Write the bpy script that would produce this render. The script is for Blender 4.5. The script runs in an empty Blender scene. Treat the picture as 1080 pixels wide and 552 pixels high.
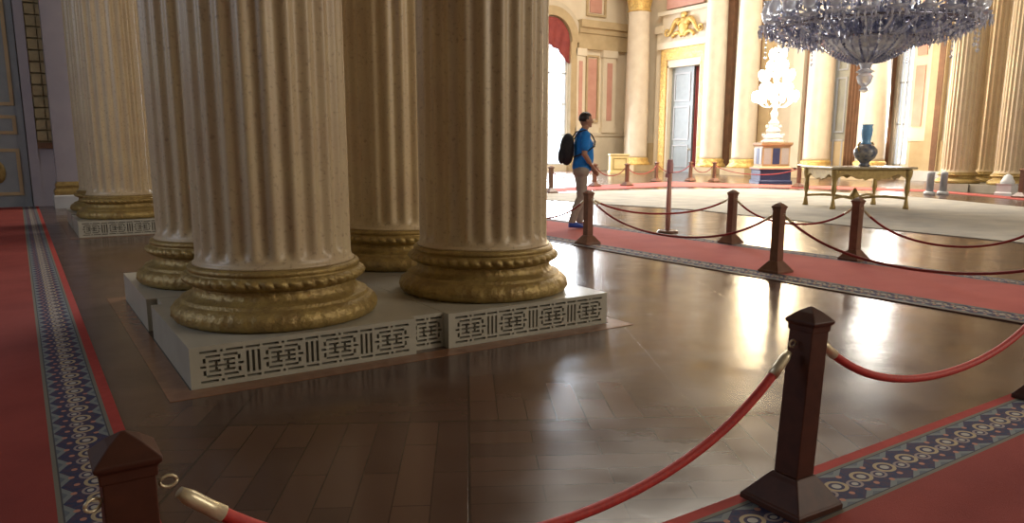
import bpy, bmesh, math, random
from mathutils import Vector, Matrix
random.seed(7)
S = bpy.context.scene
C = S.collection
PI = math.pi

# ------------------------------------------------------------------ camera
CAM = Vector((0.0, 0.0, 1.2691))
FPX, PITCH, ROLL, YAW = 786.46, 0.1773, 0.00179, 0.58032
cam = bpy.data.cameras.new('camera'); cam_o = bpy.data.objects.new('camera', cam); C.objects.link(cam_o)
cam.sensor_width = 36.0; cam.lens = 36.0 * FPX / 1080.0
cam.shift_y = 21.67 / 1080.0
cam.clip_end = 300
_f = Vector((math.sin(YAW)*math.cos(PITCH), math.cos(YAW)*math.cos(PITCH), -math.sin(PITCH)))
_r = Vector((math.cos(YAW), -math.sin(YAW), 0)); _u = _r.cross(_f)
_r2 = _r*math.cos(ROLL) + _u*math.sin(ROLL); _u2 = -_r*math.sin(ROLL) + _u*math.cos(ROLL)
M = Matrix(((_r2.x, _u2.x, -_f.x), (_r2.y, _u2.y, -_f.y), (_r2.z, _u2.z, -_f.z)))
cam_o.matrix_world = Matrix.Translation(CAM) @ M.to_4x4()
S.camera = cam_o

# ------------------------------------------------------------------ world, exposure, large lights
S.view_settings.view_transform = 'Standard'; S.view_settings.look = 'None'
S.view_settings.gamma = 1.0; S.view_settings.use_curve_mapping = False
S.view_settings.exposure = 0.0
w = bpy.data.worlds.new('world'); S.world = w; w.use_nodes = True
bg = w.node_tree.nodes['Background']; bg.inputs[0].default_value = (0.78, 0.88, 1.0, 1); bg.inputs[1].default_value = 3.2

def area(name, loc, target, sx, sy, power, col, spread=PI):
    l = bpy.data.lights.new(name, 'AREA'); l.shape = 'RECTANGLE'; l.size = sx; l.size_y = sy
    l.energy = power; l.color = col; l.spread = spread
    o = bpy.data.objects.new(name, l); C.objects.link(o); o.location = loc
    d = Vector(target) - Vector(loc)
    o.rotation_euler = d.to_track_quat('-Z', 'Y').to_euler()
    return o
area('window_light_north', (26, 34.2, 5.0), (12, 6, 1.0), 3.0, 7.0, 2600, (0.92, 0.96, 1.0))
area('window_light_north_middle', (16, 34.2, 5.0), (8, 6, 1.0), 3.0, 7.0, 1500, (0.92, 0.96, 1.0))
area('window_light_east', (30.0, 18.0, 4.5), (14, 8, 1.0), 1.6, 6.0, 600, (1.0, 0.95, 0.85))
area('window_light_south', (15, -9.3, 7.5), (10, 10, 0.5), 12.0, 7.0, 2350, (1.0, 0.89, 0.74))  # added fill lighting the columns from the front; the south wall has no window
area('window_light_west', (-8.6, 8.5, 4.0), (3, 9, 1.5), 7.0, 4.5, 520, (0.76, 0.84, 1.0))
area('dome_skylight', (20, 20, 15.6), (21, 23, 0), 12.0, 12.0, 6500, (1.0, 0.92, 0.78))  # added warm fill below the closed ceiling, brightens the far hall

# ------------------------------------------------------------------ materials
MATS = {}
def nt(name):
    m = bpy.data.materials.new(name); m.use_nodes = True
    t = m.node_tree; b = t.nodes['Principled BSDF']; MATS[name] = m
    return m, t, b
def math_n(t, op, a, b=None, c=None):
    n = t.nodes.new('ShaderNodeMath'); n.operation = op
    for i, v in enumerate((a, b, c)):
        if v is None: continue
        if isinstance(v, (int, float)): n.inputs[i].default_value = v
        else: t.links.new(v, n.inputs[i])
    return n.outputs[0]
def mixc(t, fac, c1, c2):
    n = t.nodes.new('ShaderNodeMix'); n.data_type = 'RGBA'
    for idx, v in ((0, fac), (6, c1), (7, c2)):
        if isinstance(v, (int, float)): n.inputs[idx].default_value = v
        elif isinstance(v, tuple): n.inputs[idx].default_value = (*v[:3], 1)
        else: t.links.new(v, n.inputs[idx])
    return n.outputs[2]
def noise(t, scale, detail=4, vec=None, rough=0.55):
    n = t.nodes.new('ShaderNodeTexNoise'); n.inputs['Scale'].default_value = scale
    n.inputs['Detail'].default_value = detail; n.inputs['Roughness'].default_value = rough
    if vec is None:
        tc = t.nodes.new('ShaderNodeTexCoord'); vec = tc.outputs['Object']
    t.links.new(vec, n.inputs['Vector']); return n.outputs['Fac']
def ramp(t, fac, a, b):
    n = t.nodes.new('ShaderNodeMapRange'); n.inputs[1].default_value = a; n.inputs[2].default_value = b
    t.links.new(fac, n.inputs[0]); return n.outputs[0]
def bump(t, b, h, strength=0.3, dist=0.01):
    n = t.nodes.new('ShaderNodeBump'); n.inputs['Strength'].default_value = strength; n.inputs['Distance'].default_value = dist
    t.links.new(h, n.inputs['Height']); t.links.new(n.outputs[0], b.inputs['Normal'])
def objxyz(t, rot=0.0):
    tc = t.nodes.new('ShaderNodeTexCoord'); v = tc.outputs['Object']
    if rot:
        mp = t.nodes.new('ShaderNodeMapping'); mp.inputs['Rotation'].default_value = (0, 0, rot)
        t.links.new(v, mp.inputs[0]); v = mp.outputs[0]
    s = t.nodes.new('ShaderNodeSeparateXYZ'); t.links.new(v, s.inputs[0])
    return s.outputs[0], s.outputs[1], s.outputs[2], v
def simple(name, c1, c2=None, rough=0.5, metal=0.0, scale=8, bmp=0.0, bdist=0.01, bscale=None, spec=None):
    m, t, b = nt(name)
    if c2 is None: c2 = tuple(x*0.82 for x in c1)
    f = ramp(t, noise(t, scale, 5), 0.32, 0.68)
    t.links.new(mixc(t, f, c1, c2), b.inputs['Base Color'])
    b.inputs['Roughness'].default_value = rough; b.inputs['Metallic'].default_value = metal
    if spec is not None: b.inputs['Specular IOR Level'].default_value = spec
    if bmp: bump(t, b, noise(t, bscale or scale*3, 4), bmp, bdist)
    return m
def emissive(name, col, strength):
    m, t, b = nt(name); b.inputs['Base Color'].default_value = (*col, 1)
    b.inputs['Emission Color'].default_value = (*col, 1); b.inputs['Emission Strength'].default_value = strength
    return m

# scagliola column stone: warm sand ground, rosy clouds, fine specks
m, t, b = nt('column_stone')
n1 = ramp(t, noise(t, 3.0, 4), 0.35, 0.7); n2 = ramp(t, noise(t, 38.0, 3), 0.56, 0.72)
c = mixc(t, n1, (0.56, 0.455, 0.285), (0.50, 0.385, 0.25))
c = mixc(t, math_n(t, 'MULTIPLY', n2, 0.55), c, (0.24, 0.16, 0.11))
t.links.new(c, b.inputs['Base Color']); b.inputs['Roughness'].default_value = 0.4
simple('column_foot_stone', (0.62, 0.50, 0.42), (0.52, 0.40, 0.33), 0.3, scale=12)
# worn gilding
m, t, b = nt('gilt')
n1 = ramp(t, noise(t, 14.0, 5), 0.3, 0.7); n2 = ramp(t, noise(t, 60.0, 3), 0.55, 0.75)
c = mixc(t, n1, (0.44, 0.32, 0.11), (0.28, 0.19, 0.07))
c = mixc(t, math_n(t, 'MULTIPLY', n2, 0.6), c, (0.18, 0.10, 0.055))
t.links.new(c, b.inputs['Base Color']); b.inputs['Roughness'].default_value = 0.42; b.inputs['Metallic'].default_value = 0.35
bump(t, b, noise(t, 55.0, 5), 0.8, 0.008)
m, t, b = nt('gilt_bright')
n1 = ramp(t, noise(t, 9.0, 5), 0.3, 0.7)
t.links.new(mixc(t, n1, (0.85, 0.60, 0.20), (0.55, 0.34, 0.12)), b.inputs['Base Color'])
b.inputs['Roughness'].default_value = 0.42; b.inputs['Metallic'].default_value = 0.45
bump(t, b, noise(t, 6.0, 4), 0.8, 0.08)
simple('gilt_pale', (0.46, 0.38, 0.22), (0.36, 0.29, 0.16), 0.45, scale=6)
simple('marble', (0.45, 0.43, 0.36), (0.39, 0.37, 0.31), 0.32, scale=5)
simple('vent_dark', (0.17, 0.16, 0.13), None, 0.8)  # dark colour standing in for the shade inside the fret slots
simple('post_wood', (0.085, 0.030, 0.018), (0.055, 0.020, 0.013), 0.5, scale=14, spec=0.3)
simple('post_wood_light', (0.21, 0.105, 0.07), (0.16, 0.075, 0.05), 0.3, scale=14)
simple('rope_velvet', (0.56, 0.045, 0.035), (0.42, 0.03, 0.03), 0.6, scale=60, bmp=0.3, bdist=0.002, bscale=300)
simple('rope_velvet_dark', (0.33, 0.03, 0.03), (0.24, 0.02, 0.02), 0.6, scale=60)
simple('rope_gold', (0.45, 0.27, 0.07), (0.3, 0.18, 0.05), 0.6, scale=60)
simple('brass', (0.78, 0.70, 0.50), (0.62, 0.54, 0.36), 0.35, metal=0.5, scale=20)
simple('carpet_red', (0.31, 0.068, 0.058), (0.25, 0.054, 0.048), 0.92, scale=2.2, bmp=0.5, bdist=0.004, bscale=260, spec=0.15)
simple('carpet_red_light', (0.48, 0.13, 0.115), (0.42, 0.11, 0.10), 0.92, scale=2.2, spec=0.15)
simple('carpet_edge_red', (0.42, 0.07, 0.06), (0.36, 0.06, 0.052), 0.9, scale=20, spec=0.15)
simple('carpet_cream', (0.52, 0.49, 0.43), (0.38, 0.36, 0.33), 0.9, scale=1.6, spec=0.2)
simple('wall_cream', (0.66, 0.58, 0.45), (0.58, 0.50, 0.38), 0.6, scale=1.2)
simple('wall_cream_pale', (0.74, 0.66, 0.52), (0.68, 0.58, 0.44), 0.5, scale=1.2)
simple('wall_ochre', (0.54, 0.42, 0.25), (0.44, 0.33, 0.19), 0.55, scale=1.5)
simple('wall_pink', (0.62, 0.34, 0.27), (0.55, 0.28, 0.22), 0.5, scale=2)
simple('wall_grey_green', (0.34, 0.33, 0.27), (0.28, 0.27, 0.23), 0.5, scale=1.5)
simple('ceiling_dark', (0.16, 0.12, 0.08), (0.11, 0.08, 0.055), 0.8, scale=0.6)
simple('door_blue_grey', (0.33, 0.37, 0.40), (0.28, 0.32, 0.35), 0.4, scale=3)
simple('lavender_stone', (0.40, 0.38, 0.44), (0.34, 0.33, 0.40), 0.3, scale=2)
simple('white_stone', (0.66, 0.68, 0.70), (0.56, 0.58, 0.60), 0.35, scale=3)
simple('curtain_red', (0.30, 0.06, 0.05), (0.22, 0.04, 0.04), 0.8, scale=3)
simple('curtain_brown', (0.22, 0.11, 0.06), (0.15, 0.08, 0.045), 0.8, scale=3)
simple('far_stone', (0.60, 0.52, 0.40), (0.50, 0.43, 0.33), 0.35, scale=2)
simple('far_stone_pale', (0.74, 0.65, 0.52), (0.66, 0.56, 0.44), 0.35, scale=2)
simple('stud_grey', (0.42, 0.43, 0.46), (0.36, 0.37, 0.40), 0.35, scale=20)
simple('black_cloth', (0.02, 0.02, 0.025), (0.012, 0.012, 0.016), 0.8, scale=30)
simple('shirt_blue', (0.010, 0.23, 0.72), (0.008, 0.17, 0.58), 0.8, scale=12)
simple('white_cloth', (0.8, 0.8, 0.8), None, 0.8, scale=12)
simple('khaki', (0.34, 0.31, 0.26), (0.27, 0.24, 0.20), 0.85, scale=9)
simple('skin', (0.42, 0.23, 0.15), (0.36, 0.19, 0.12), 0.55, scale=9)
simple('hair', (0.02, 0.013, 0.01), None, 0.5, scale=60)
simple('shoe_blue', (0.02, 0.08, 0.40), (0.015, 0.05, 0.28), 0.6, scale=20)
simple('porcelain_blue', (0.22, 0.48, 0.78), (0.14, 0.34, 0.66), 0.2, scale=5)
simple('porcelain_dark', (0.05, 0.08, 0.16), (0.35, 0.33, 0.30), 0.2, scale=9)
simple('navy_panel', (0.03, 0.05, 0.16), (0.02, 0.03, 0.11), 0.4, scale=3)
simple('table_top_stone', (0.42, 0.36, 0.24), (0.32, 0.26, 0.16), 0.2, scale=6)
simple('pink_tag', (0.65, 0.35, 0.36), None, 0.6)
simple('pale_yellow', (0.78, 0.62, 0.30), (0.70, 0.55, 0.26), 0.5, scale=4)
emissive('lamp_glow', (1.0, 0.86, 0.62), 45.0)
simple('crystal_blue', (0.34, 0.38, 0.60), (0.10, 0.11, 0.19), 0.12, scale=5)
m, t, b = nt('crystal')
n1 = ramp(t, noise(t, 7.0, 3), 0.35, 0.65)
t.links.new(mixc(t, n1, (0.86, 0.88, 0.97), (0.50, 0.54, 0.76)), b.inputs['Base Color'])
b.inputs['Transmission Weight'].default_value = 0.45; b.inputs['Roughness'].default_value = 0.08; b.inputs['IOR'].default_value = 1.52
b.inputs['Specular IOR Level'].default_value = 0.9
m, t, b = nt('crystal_clear'); b.inputs['Base Color'].default_value = (0.9, 0.93, 1, 1)
b.inputs['Transmission Weight'].default_value = 0.6; b.inputs['Roughness'].default_value = 0.06
m, t, b = nt('silvered_metal'); b.inputs['Base Color'].default_value = (0.28, 0.28, 0.36, 1)
b.inputs['Metallic'].default_value = 0.9; b.inputs['Roughness'].default_value = 0.25
m, t, b = nt('window_glass'); b.inputs['Base Color'].default_value = (1, 1, 1, 1)
b.inputs['Transmission Weight'].default_value = 1.0; b.inputs['Roughness'].default_value = 0.0; b.inputs['IOR'].default_value = 1.02

# parquet: large turned squares of narrow boards
m, t, b = nt('parquet')
x, y, z, v = objxyz(t, 0.52)
def brick(vec, bw, rh, c1, c2, mortar=0.003, sc=1.0):
    n = t.nodes.new('ShaderNodeTexBrick'); n.inputs['Scale'].default_value = sc
    n.inputs['Brick Width'].default_value = bw; n.inputs['Row Height'].default_value = rh
    n.inputs['Mortar Size'].default_value = mortar; n.inputs['Color1'].default_value = (*c1, 1); n.inputs['Color2'].default_value = (*c2, 1)
    n.inputs['Mortar'].default_value = (0.045, 0.026, 0.019, 1); t.links.new(vec, n.inputs['Vector']); return n
b1 = brick(v, 0.56, 0.14, (0.100, 0.055, 0.038), (0.066, 0.037, 0.028))
mp = t.nodes.new('ShaderNodeMapping'); mp.inputs['Rotation'].default_value = (0, 0, PI/2); t.links.new(v, mp.inputs[0])
b2 = brick(mp.outputs[0], 0.56, 0.14, (0.120, 0.066, 0.044), (0.076, 0.042, 0.031))
ck = t.nodes.new('ShaderNodeTexChecker'); ck.inputs['Scale'].default_value = 1/1.12; t.links.new(v, ck.inputs['Vector'])
c = mixc(t, ck.outputs['Fac'], b1.outputs['Color'], b2.outputs['Color'])
def seam(coord, period, wd):
    f = math_n(t, 'FRACT', math_n(t, 'DIVIDE', coord, period)); f = math_n(t, 'ABSOLUTE', math_n(t, 'SUBTRACT', f, 0.5))
    return math_n(t, 'GREATER_THAN', f, 0.5 - wd/period)
sm = math_n(t, 'MAXIMUM', seam(x, 1.12, 0.006), seam(y, 1.12, 0.006))
c = mixc(t, math_n(t, 'MULTIPLY', sm, 0.7), c, (0.022, 0.014, 0.010))
stain = ramp(t, noise(t, 1.1, 5), 0.35, 0.7)
c = mixc(t, math_n(t, 'MULTIPLY', stain, 0.35), c, (0.12, 0.075, 0.055))
t.links.new(c, b.inputs['Base Color'])
rr = ramp(t, noise(t, 2.5, 5), 0.3, 0.7)
t.links.new(math_n(t, 'MULTIPLY_ADD', rr, 0.10, 0.15), b.inputs['Roughness'])
b.inputs['Specular IOR Level'].default_value = 0.36
hh = math_n(t, 'SUBTRACT', math_n(t, 'MULTIPLY', noise(t, 5.0, 3), 0.8), math_n(t, 'MULTIPLY', sm, 0.5))
bump(t, b, hh, 0.2, 0.008)
simple('parquet_border', (0.25, 0.125, 0.070), (0.19, 0.092, 0.052), 0.25, scale=10)

# figured carpet border: chain of ovals on navy between pale zigzag edges
def border_mat(name, horizontal, width, v0):
    """pattern coordinates in metres: u along the border, v across it (0..width) starting at v0"""
    m, t, b = nt(name)
    x, y, z, _ = objxyz(t)
    u, vv = (x, y) if horizontal else (y, x)
    vv = math_n(t, 'DIVIDE', math_n(t, 'SUBTRACT', vv, v0), width)            # 0..1
    per = 0.16
    def cell(off): return math_n(t, 'MULTIPLY', math_n(t, 'SUBTRACT', math_n(t, 'FRACT', math_n(t, 'ADD', math_n(t, 'DIVIDE', u, per), off)), 0.5), per/width)
    def oval(cu, vc, a, bb):
        du = math_n(t, 'DIVIDE', cu, a); dv = math_n(t, 'DIVIDE', math_n(t, 'SUBTRACT', vv, vc), bb)
        return math_n(t, 'ADD', math_n(t, 'MULTIPLY', du, du), math_n(t, 'MULTIPLY', dv, dv))
    def ring(d, lo, hi): return math_n(t, 'MULTIPLY', math_n(t, 'GREATER_THAN', d, lo), math_n(t, 'LESS_THAN', d, hi))
    c0, c1 = cell(0.0), cell(0.5)
    col = mixc(t, ramp(t, noise(t, 60, 3), 0.4, 0.6), (0.045, 0.055, 0.115), (0.085, 0.060, 0.095))
    # side triangles
    tri = math_n(t, 'MULTIPLY', math_n(t, 'ABSOLUTE', c0), 0.55)
    edge = math_n(t, 'SUBTRACT', 0.5, math_n(t, 'ABSOLUTE', math_n(t, 'SUBTRACT', vv, 0.5)))
    zz = math_n(t, 'LESS_THAN', edge, math_n(t, 'ADD', tri, 0.08))
    col = mixc(t, zz, col, (0.20, 0.225, 0.23))
    z2 = math_n(t, 'LESS_THAN', edge, math_n(t, 'ADD', tri, -0.02))
    col = mixc(t, z2, col, (0.13, 0.15, 0.18))
    for cc, vc, gold in ((c0, 0.56, True), (c1, 0.46, False)):
        d = oval(cc, vc, 0.20 if gold else 0.15, 0.17 if gold else 0.12)
        colr = (0.42, 0.34, 0.22) if gold else (0.30, 0.25, 0.24)
        col = mixc(t, ring(d, 0.45, 1.0), col, colr)
        col = mixc(t, math_n(t, 'LESS_THAN', d, 0.16), col, (0.42, 0.40, 0.36))
    for cc, vc in ((c1, 0.74), (c1, 0.24), (c0, 0.30)):
        col = mixc(t, math_n(t, 'LESS_THAN', oval(cc, vc, 0.05, 0.045), 1.0), col, (0.45, 0.22, 0.16))
    ln = math_n(t, 'LESS_THAN', edge, 0.075)
    col = mixc(t, ln, col, (0.19, 0.18, 0.15))
    ln2 = math_n(t, 'LESS_THAN', math_n(t, 'ABSOLUTE', math_n(t, 'SUBTRACT', edge, 0.075)), 0.012)
    col = mixc(t, ln2, col, (0.08, 0.08, 0.09))
    t.links.new(col, b.inputs['Base Color']); b.inputs['Roughness'].default_value = 0.9
    b.inputs['Specular IOR Level'].default_value = 0.2
    bump(t, b, noise(t, 300, 2), 0.4, 0.003)
    return m

# ------------------------------------------------------------------ mesh helpers
def BM(): return bmesh.new()
def bx(bm, x0, x1, y0, y1, z0, z1, mi=0):
    vs = [bm.verts.new(p) for p in ((x0,y0,z0),(x1,y0,z0),(x1,y1,z0),(x0,y1,z0),(x0,y0,z1),(x1,y0,z1),(x1,y1,z1),(x0,y1,z1))]
    for f in ((3,2,1,0),(4,5,6,7),(0,1,5,4),(1,2,6,5),(2,3,7,6),(3,0,4,7)):
        bm.faces.new([vs[i] for i in f]).material_index = mi
def lathe(bm, prof, n=32, cx=0, cy=0, mod=None, cap=True, mi=0, smooth=True):
    rings = []
    for k, (r, z) in enumerate(prof):
        rings.append([bm.verts.new((cx + (rr := (mod(r, 2*PI*i/n, k, z) if mod else r))*math.cos(2*PI*i/n), cy + rr*math.sin(2*PI*i/n), z)) for i in range(n)])
    for a, b_ in zip(rings, rings[1:]):
        for i in range(n):
            f = bm.faces.new((a[i], a[(i+1) % n], b_[(i+1) % n], b_[i])); f.smooth = smooth; f.material_index = mi
    if cap:
        for rg, rev in ((rings[0], True), (rings[-1], False)):
            try: bm.faces.new(list(reversed(rg)) if rev else rg).material_index = mi
            except ValueError: pass
def prism4(bm, prof, cx=0, cy=0, z0=0, bev=0.0):
    """square section solid, prof = [(half width, z)]"""
    rings = []
    for hw, z in prof:
        rings.append([bm.verts.new((cx+sx*hw, cy+sy*hw, z0+z)) for sx, sy in ((-1,-1),(1,-1),(1,1),(-1,1))])
    for a, b_ in zip(rings, rings[1:]):
        for i in range(4): bm.faces.new((a[i], a[(i+1) % 4], b_[(i+1) % 4], b_[i]))
    bm.faces.new(list(reversed(rings[0]))); bm.faces.new(rings[-1])
def tube(bm, pts, r, n=10, mi=0, cap=True):
    pts = [Vector(p) for p in pts]; rings = []
    for i, p in enumerate(pts):
        d = (pts[min(i+1, len(pts)-1)] - pts[max(i-1, 0)]).normalized()
        ref = Vector((0,0,1)) if abs(d.z) < 0.95 else Vector((1,0,0))
        a = d.cross(ref).normalized(); bb = d.cross(a)
        rr = r[i] if isinstance(r, (list, tuple)) else r
        rings.append([bm.verts.new(p + (a*math.cos(2*PI*k/n) + bb*math.sin(2*PI*k/n))*rr) for k in range(n)])
    for a, b_ in zip(rings, rings[1:]):
        for i in range(n):
            f = bm.faces.new((a[i], b_[i], b_[(i+1) % n], a[(i+1) % n])); f.smooth = True; f.material_index = mi
    if cap:
        bm.faces.new(rings[0]); bm.faces.new(list(reversed(rings[-1])))
def blob(bm, c, rx, ry=None, rz=None, u=10, v_=7, mi=0):
    ry = rx if ry is None else ry; rz = rx if rz is None else rz
    r = bmesh.ops.create_uvsphere(bm, u_segments=u, v_segments=v_, radius=1.0, matrix=Matrix.Translation(c) @ Matrix.Diagonal((rx, ry, rz, 1)))
    for vv in r['verts']:
        for f in vv.link_faces: f.smooth = True; f.material_index = mi
def gem(bm, c, r, h):
    x, y, z = c
    ring = [bm.verts.new((x+r*math.cos(PI/2*k), y+r*math.sin(PI/2*k), z)) for k in range(4)]
    top = bm.verts.new((x, y, z+h*0.45)); bot = bm.verts.new((x, y, z-h*0.55))
    for k in range(4):
        bm.faces.new((ring[k], ring[(k+1) % 4], top)); bm.faces.new((ring[(k+1) % 4], ring[k], bot))
def obj(name, bm, mats, parent=None, loc=None, label=None):
    me = bpy.data.meshes.new(name)
    bmesh.ops.recalc_face_normals(bm, faces=bm.faces[:]); bm.to_mesh(me); bm.free()
    for mm in (mats if isinstance(mats, (list, tuple)) else [mats]): me.materials.append(MATS[mm])
    o = bpy.data.objects.new(name, me); C.objects.link(o)
    if parent: o.parent = parent
    if loc: o.location = loc
    if label: o['label'] = label
    return o
def struct(name, bm, mats, parent=None, **k):
    o = obj(name, bm, mats, parent, **k)
    if parent is None: o['kind'] = 'structure'
    return o
def tag(o, label, cat, group=None):
    o['label'] = label; o['category'] = cat
    if group: o['group'] = group
    return o
def thing(name, label, cat, loc=(0,0,0), rz=0.0, group=None):
    o = bpy.data.objects.new(name, None); o.empty_display_size = 0.2; C.objects.link(o)
    o.location = loc; o.rotation_euler = (0, 0, rz); return tag(o, label, cat, group)
def dup(root, loc, rz=None, label=None, group=None, sc=None):
    kids = {}
    for o in bpy.data.objects:
        if o.parent: kids.setdefault(o.parent, []).append(o)
    r = root.copy(); C.objects.link(r); r.location = loc
    if rz is not None: r.rotation_euler = (0, 0, rz)
    if label: r['label'] = label
    if group: r['group'] = group
    if sc: r.scale = (sc, sc, sc)
    for ch in kids.get(root, []):
        cc = ch.copy(); C.objects.link(cc); cc.parent = r
        for g in kids.get(ch, []):
            d = g.copy(); C.objects.link(d); d.parent = cc
    return r
def at(px, py, z=0.0):
    """floor position seen at a pixel of the 1080x552 photograph"""
    d = _r2*((px-540)/FPX) - _u2*((py-297.67)/FPX) + _f
    return CAM + d*((z-CAM.z)/d.z)
def on_x(px, X, py=158):
    d = _r2*((px-540)/FPX) - _u2*((py-297.67)/FPX) + _f
    return CAM + d*((X-CAM.x)/d.x)
def on_y(px, Y, py=158):
    d = _r2*((px-540)/FPX) - _u2*((py-297.67)/FPX) + _f
    return CAM + d*((Y-CAM.y)/d.y)

# ------------------------------------------------------------------ room shell
HC = 16.0
bm = BM(); bx(bm, -9, 32, -10, 36, -0.2, 0.0); struct('floor', bm, 'parquet')
bm = BM(); bx(bm, -9, 32, -10, 36, HC, HC+0.2); struct('ceiling', bm, 'ceiling_dark')
def wall(name, axis, pos, thick, a0, a1, opens, mat='wall_cream'):
    """axis 'x': plane x=pos, a runs along y. opens = [(a0,a1,z0,z1)] sorted, may share a span"""
    bm = BM()
    cuts = sorted(set([a0, a1] + [o[0] for o in opens] + [o[1] for o in opens]))
    for s, e in zip(cuts, cuts[1:]):
        mid = (s+e)/2; z = 0.0
        for o in sorted([o for o in opens if o[0] <= mid <= o[1]], key=lambda q: q[2]):
            if o[2] > z: (bx(bm, pos, pos+thick, s, e, z, o[2]) if axis == 'x' else bx(bm, s, e, pos, pos+thick, z, o[2]))
            z = o[3]
        (bx(bm, pos, pos+thick, s, e, z, HC) if axis == 'x' else bx(bm, s, e, pos, pos+thick, z, HC))
    return struct(name, bm, mat)
XE, YN, YL = 31.0, 35.0, 19.6
# windows of the north wall (the first is the one seen beside the pier)
NW = [(24.2, 26.7, 0.35, 7.2), (17.5, 20.0, 0.35, 7.2), (11.0, 13.5, 0.35, 7.2)]
NU = [(24.0, 28.2, 10.2, 14.6), (14.5, 19.0, 10.2, 14.6)]
ya = on_x(956, XE).y; yb = on_x(941, XE).y
EW = [(min(ya, yb), max(ya, yb), 0.6, 7.4)]
yd0, yd1 = on_x(737, XE).y, on_x(705, XE).y
ED = (yd0, yd1, 0.0, 5.7)
wall('wall_north', 'y', YN, 0.5, 6.0, XE+0.5, NW + NU, 'wall_cream_pale')
wall('wall_east', 'x', XE, 0.5, -10, YN, EW + [ED], 'wall_cream')
wall('wall_north_left', 'y', YL, 0.4, -9, 6.4, [], 'wall_grey_green')
wall('wall_side', 'x', 6.0, 0.4, YL+0.4, YN, [], 'wall_cream')
wall('wall_south', 'y', -10.0, 0.4, -9, XE, [], 'wall_cream')
wall('wall_west', 'x', -9.0, 0.4, -9.6, YL, [], 'wall_grey_green')

def add_window(n, axis, pos, o, cols=2, rows=4, arch=False):
    a0, a1, z0, z1 = o; bm = BM(); d0, d1 = pos+0.12, pos+0.2; fw = 0.07
    def B(s, e, za, zb):
        bx(bm, d0, d1, s, e, za, zb) if axis == 'x' else bx(bm, s, e, d0, d1, za, zb)
    B(a0, a0+fw, z0, z1); B(a1-fw, a1, z0, z1); B(a0, a1, z0, z0+fw); B(a0, a1, z1-fw, z1)
    for k in range(1, cols): xx = a0+(a1-a0)*k/cols; B(xx-0.03, xx+0.03, z0, z1)
    for k in range(1, rows): zz = z0+(z1-z0)*k/rows; B(a0, a1, zz-0.03, zz+0.03)
    wobj = struct('window_%d' % n, bm, 'white_stone')
    bm = BM(); g = pos+0.15
    bx(bm, g, g+0.01, a0+0.02, a1-0.02, z0+0.02, z1-0.02) if axis == 'x' else bx(bm, a0+0.02, a1-0.02, g, g+0.01, z0+0.02, z1-0.02)
    obj('pane', bm, 'window_glass', wobj)
    return wobj
k = 1
for o in NW + NU: add_window(k, 'y', YN, o); k += 1
for o in EW: add_window(k, 'x', XE, o); k += 1

# red swag curtains at the heads of the north windows
def swag(x0, x1, z, zlow, label):
    """gathered cloth filling the round window head, its right end hanging lowest"""
    bm = BM(); n = 28; rows = 9; y = YN-0.12; xc, r = (x0+x1)/2, (x1-x0)/2; vs = []
    for i in range(n+1):
        u = i/n; x = x0+(x1-x0)*u; zt = z+math.sqrt(max(0.0, r*r-(x-xc)**2))
        zb = z-0.15-(z-zlow)*max(0.0, (u-0.45)/0.55)**1.4-0.12*abs(math.sin(u*9))
        vs.append([bm.verts.new((x, y-0.05*math.sin(u*34+j*0.5)*(0.3+j/rows), zt+(zb-zt)*j/rows)) for j in range(rows+1)])
    for i in range(n):
        for j in range(rows): bm.faces.new((vs[i][j], vs[i+1][j], vs[i+1][j+1], vs[i][j+1])).smooth = True
    o = obj('curtain_swag', bm, 'curtain_red'); tag(o, label, 'curtain')
    md = o.modifiers.new('thick', 'SOLIDIFY'); md.thickness = 0.04
    return o
swag(24.2, 26.72, 7.2, 6.2, 'red draped curtain in the round head of the bright window behind the walking man')
swag(17.5, 20.0, 7.2, 6.2, 'red curtain swag on the middle window hidden behind the marble pier')

# ------------------------------------------------------------------ wall decoration
TR = [0]
def trim(bm, mats, name=None):
    TR[0] += 1
    return struct(name or 'trim_%d' % TR[0], bm, mats)
def frame_rect(bm, axis, pos, a0, a1, z0, z1, w_, d):
    """raised rectangular frame standing out of the wall towards the room"""
    def B(s, e, za, zb):
        bx(bm, pos-d, pos, s, e, za, zb) if axis == 'x' else bx(bm, s, e, pos-d, pos, za, zb)
    B(a0, a1, z0, z0+w_); B(a0, a1, z1-w_, z1); B(a0, a0+w_, z0+w_, z1-w_); B(a1-w_, a1, z0+w_, z1-w_)
# north wall right of the window: dado, two pilasters, pink panel, cornice, attic square
nx = lambda px: on_y(px, YN).x
bm = BM(); bx(bm, 26.9, 31, YN-0.12, YN, 0, 2.0); bx(bm, 26.9, 31, YN-0.2, YN, 2.0, 2.2); trim(bm, 'wall_cream')
bm = BM(); bx(bm, 27.3, XE, YN-0.35, YN, 7.75, 8.05); bx(bm, 27.3, XE, YN-0.5, YN, 8.05, 8.45); bx(bm, 27.3, XE, YN-0.26, YN, 6.9, 7.75); trim(bm, 'wall_ochre')
for a, bb in ((604, 613), (632, 645)):
    bm = BM(); x0, x1 = nx(a), nx(bb)
    bx(bm, x0, x1, YN-0.22, YN, 2.2, 6.9); bx(bm, x0-0.08, x1+0.08, YN-0.3, YN, 2.2, 2.5); bx(bm, x0-0.08, x1+0.08, YN-0.3, YN, 6.5, 6.9)
    trim(bm, 'wall_cream_pale')
    bm = BM(); xm0, xm1 = x0+(x1-x0)*0.3, x1-(x1-x0)*0.3
    bx(bm, xm0, xm1, YN-0.25, YN-0.22, 2.9, 6.2); trim(bm, 'wall_pink')
bm = BM(); bx(bm, nx(618), nx(627), YN-0.06, YN, 3.0, 6.4); trim(bm, 'wall_pink')
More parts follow.
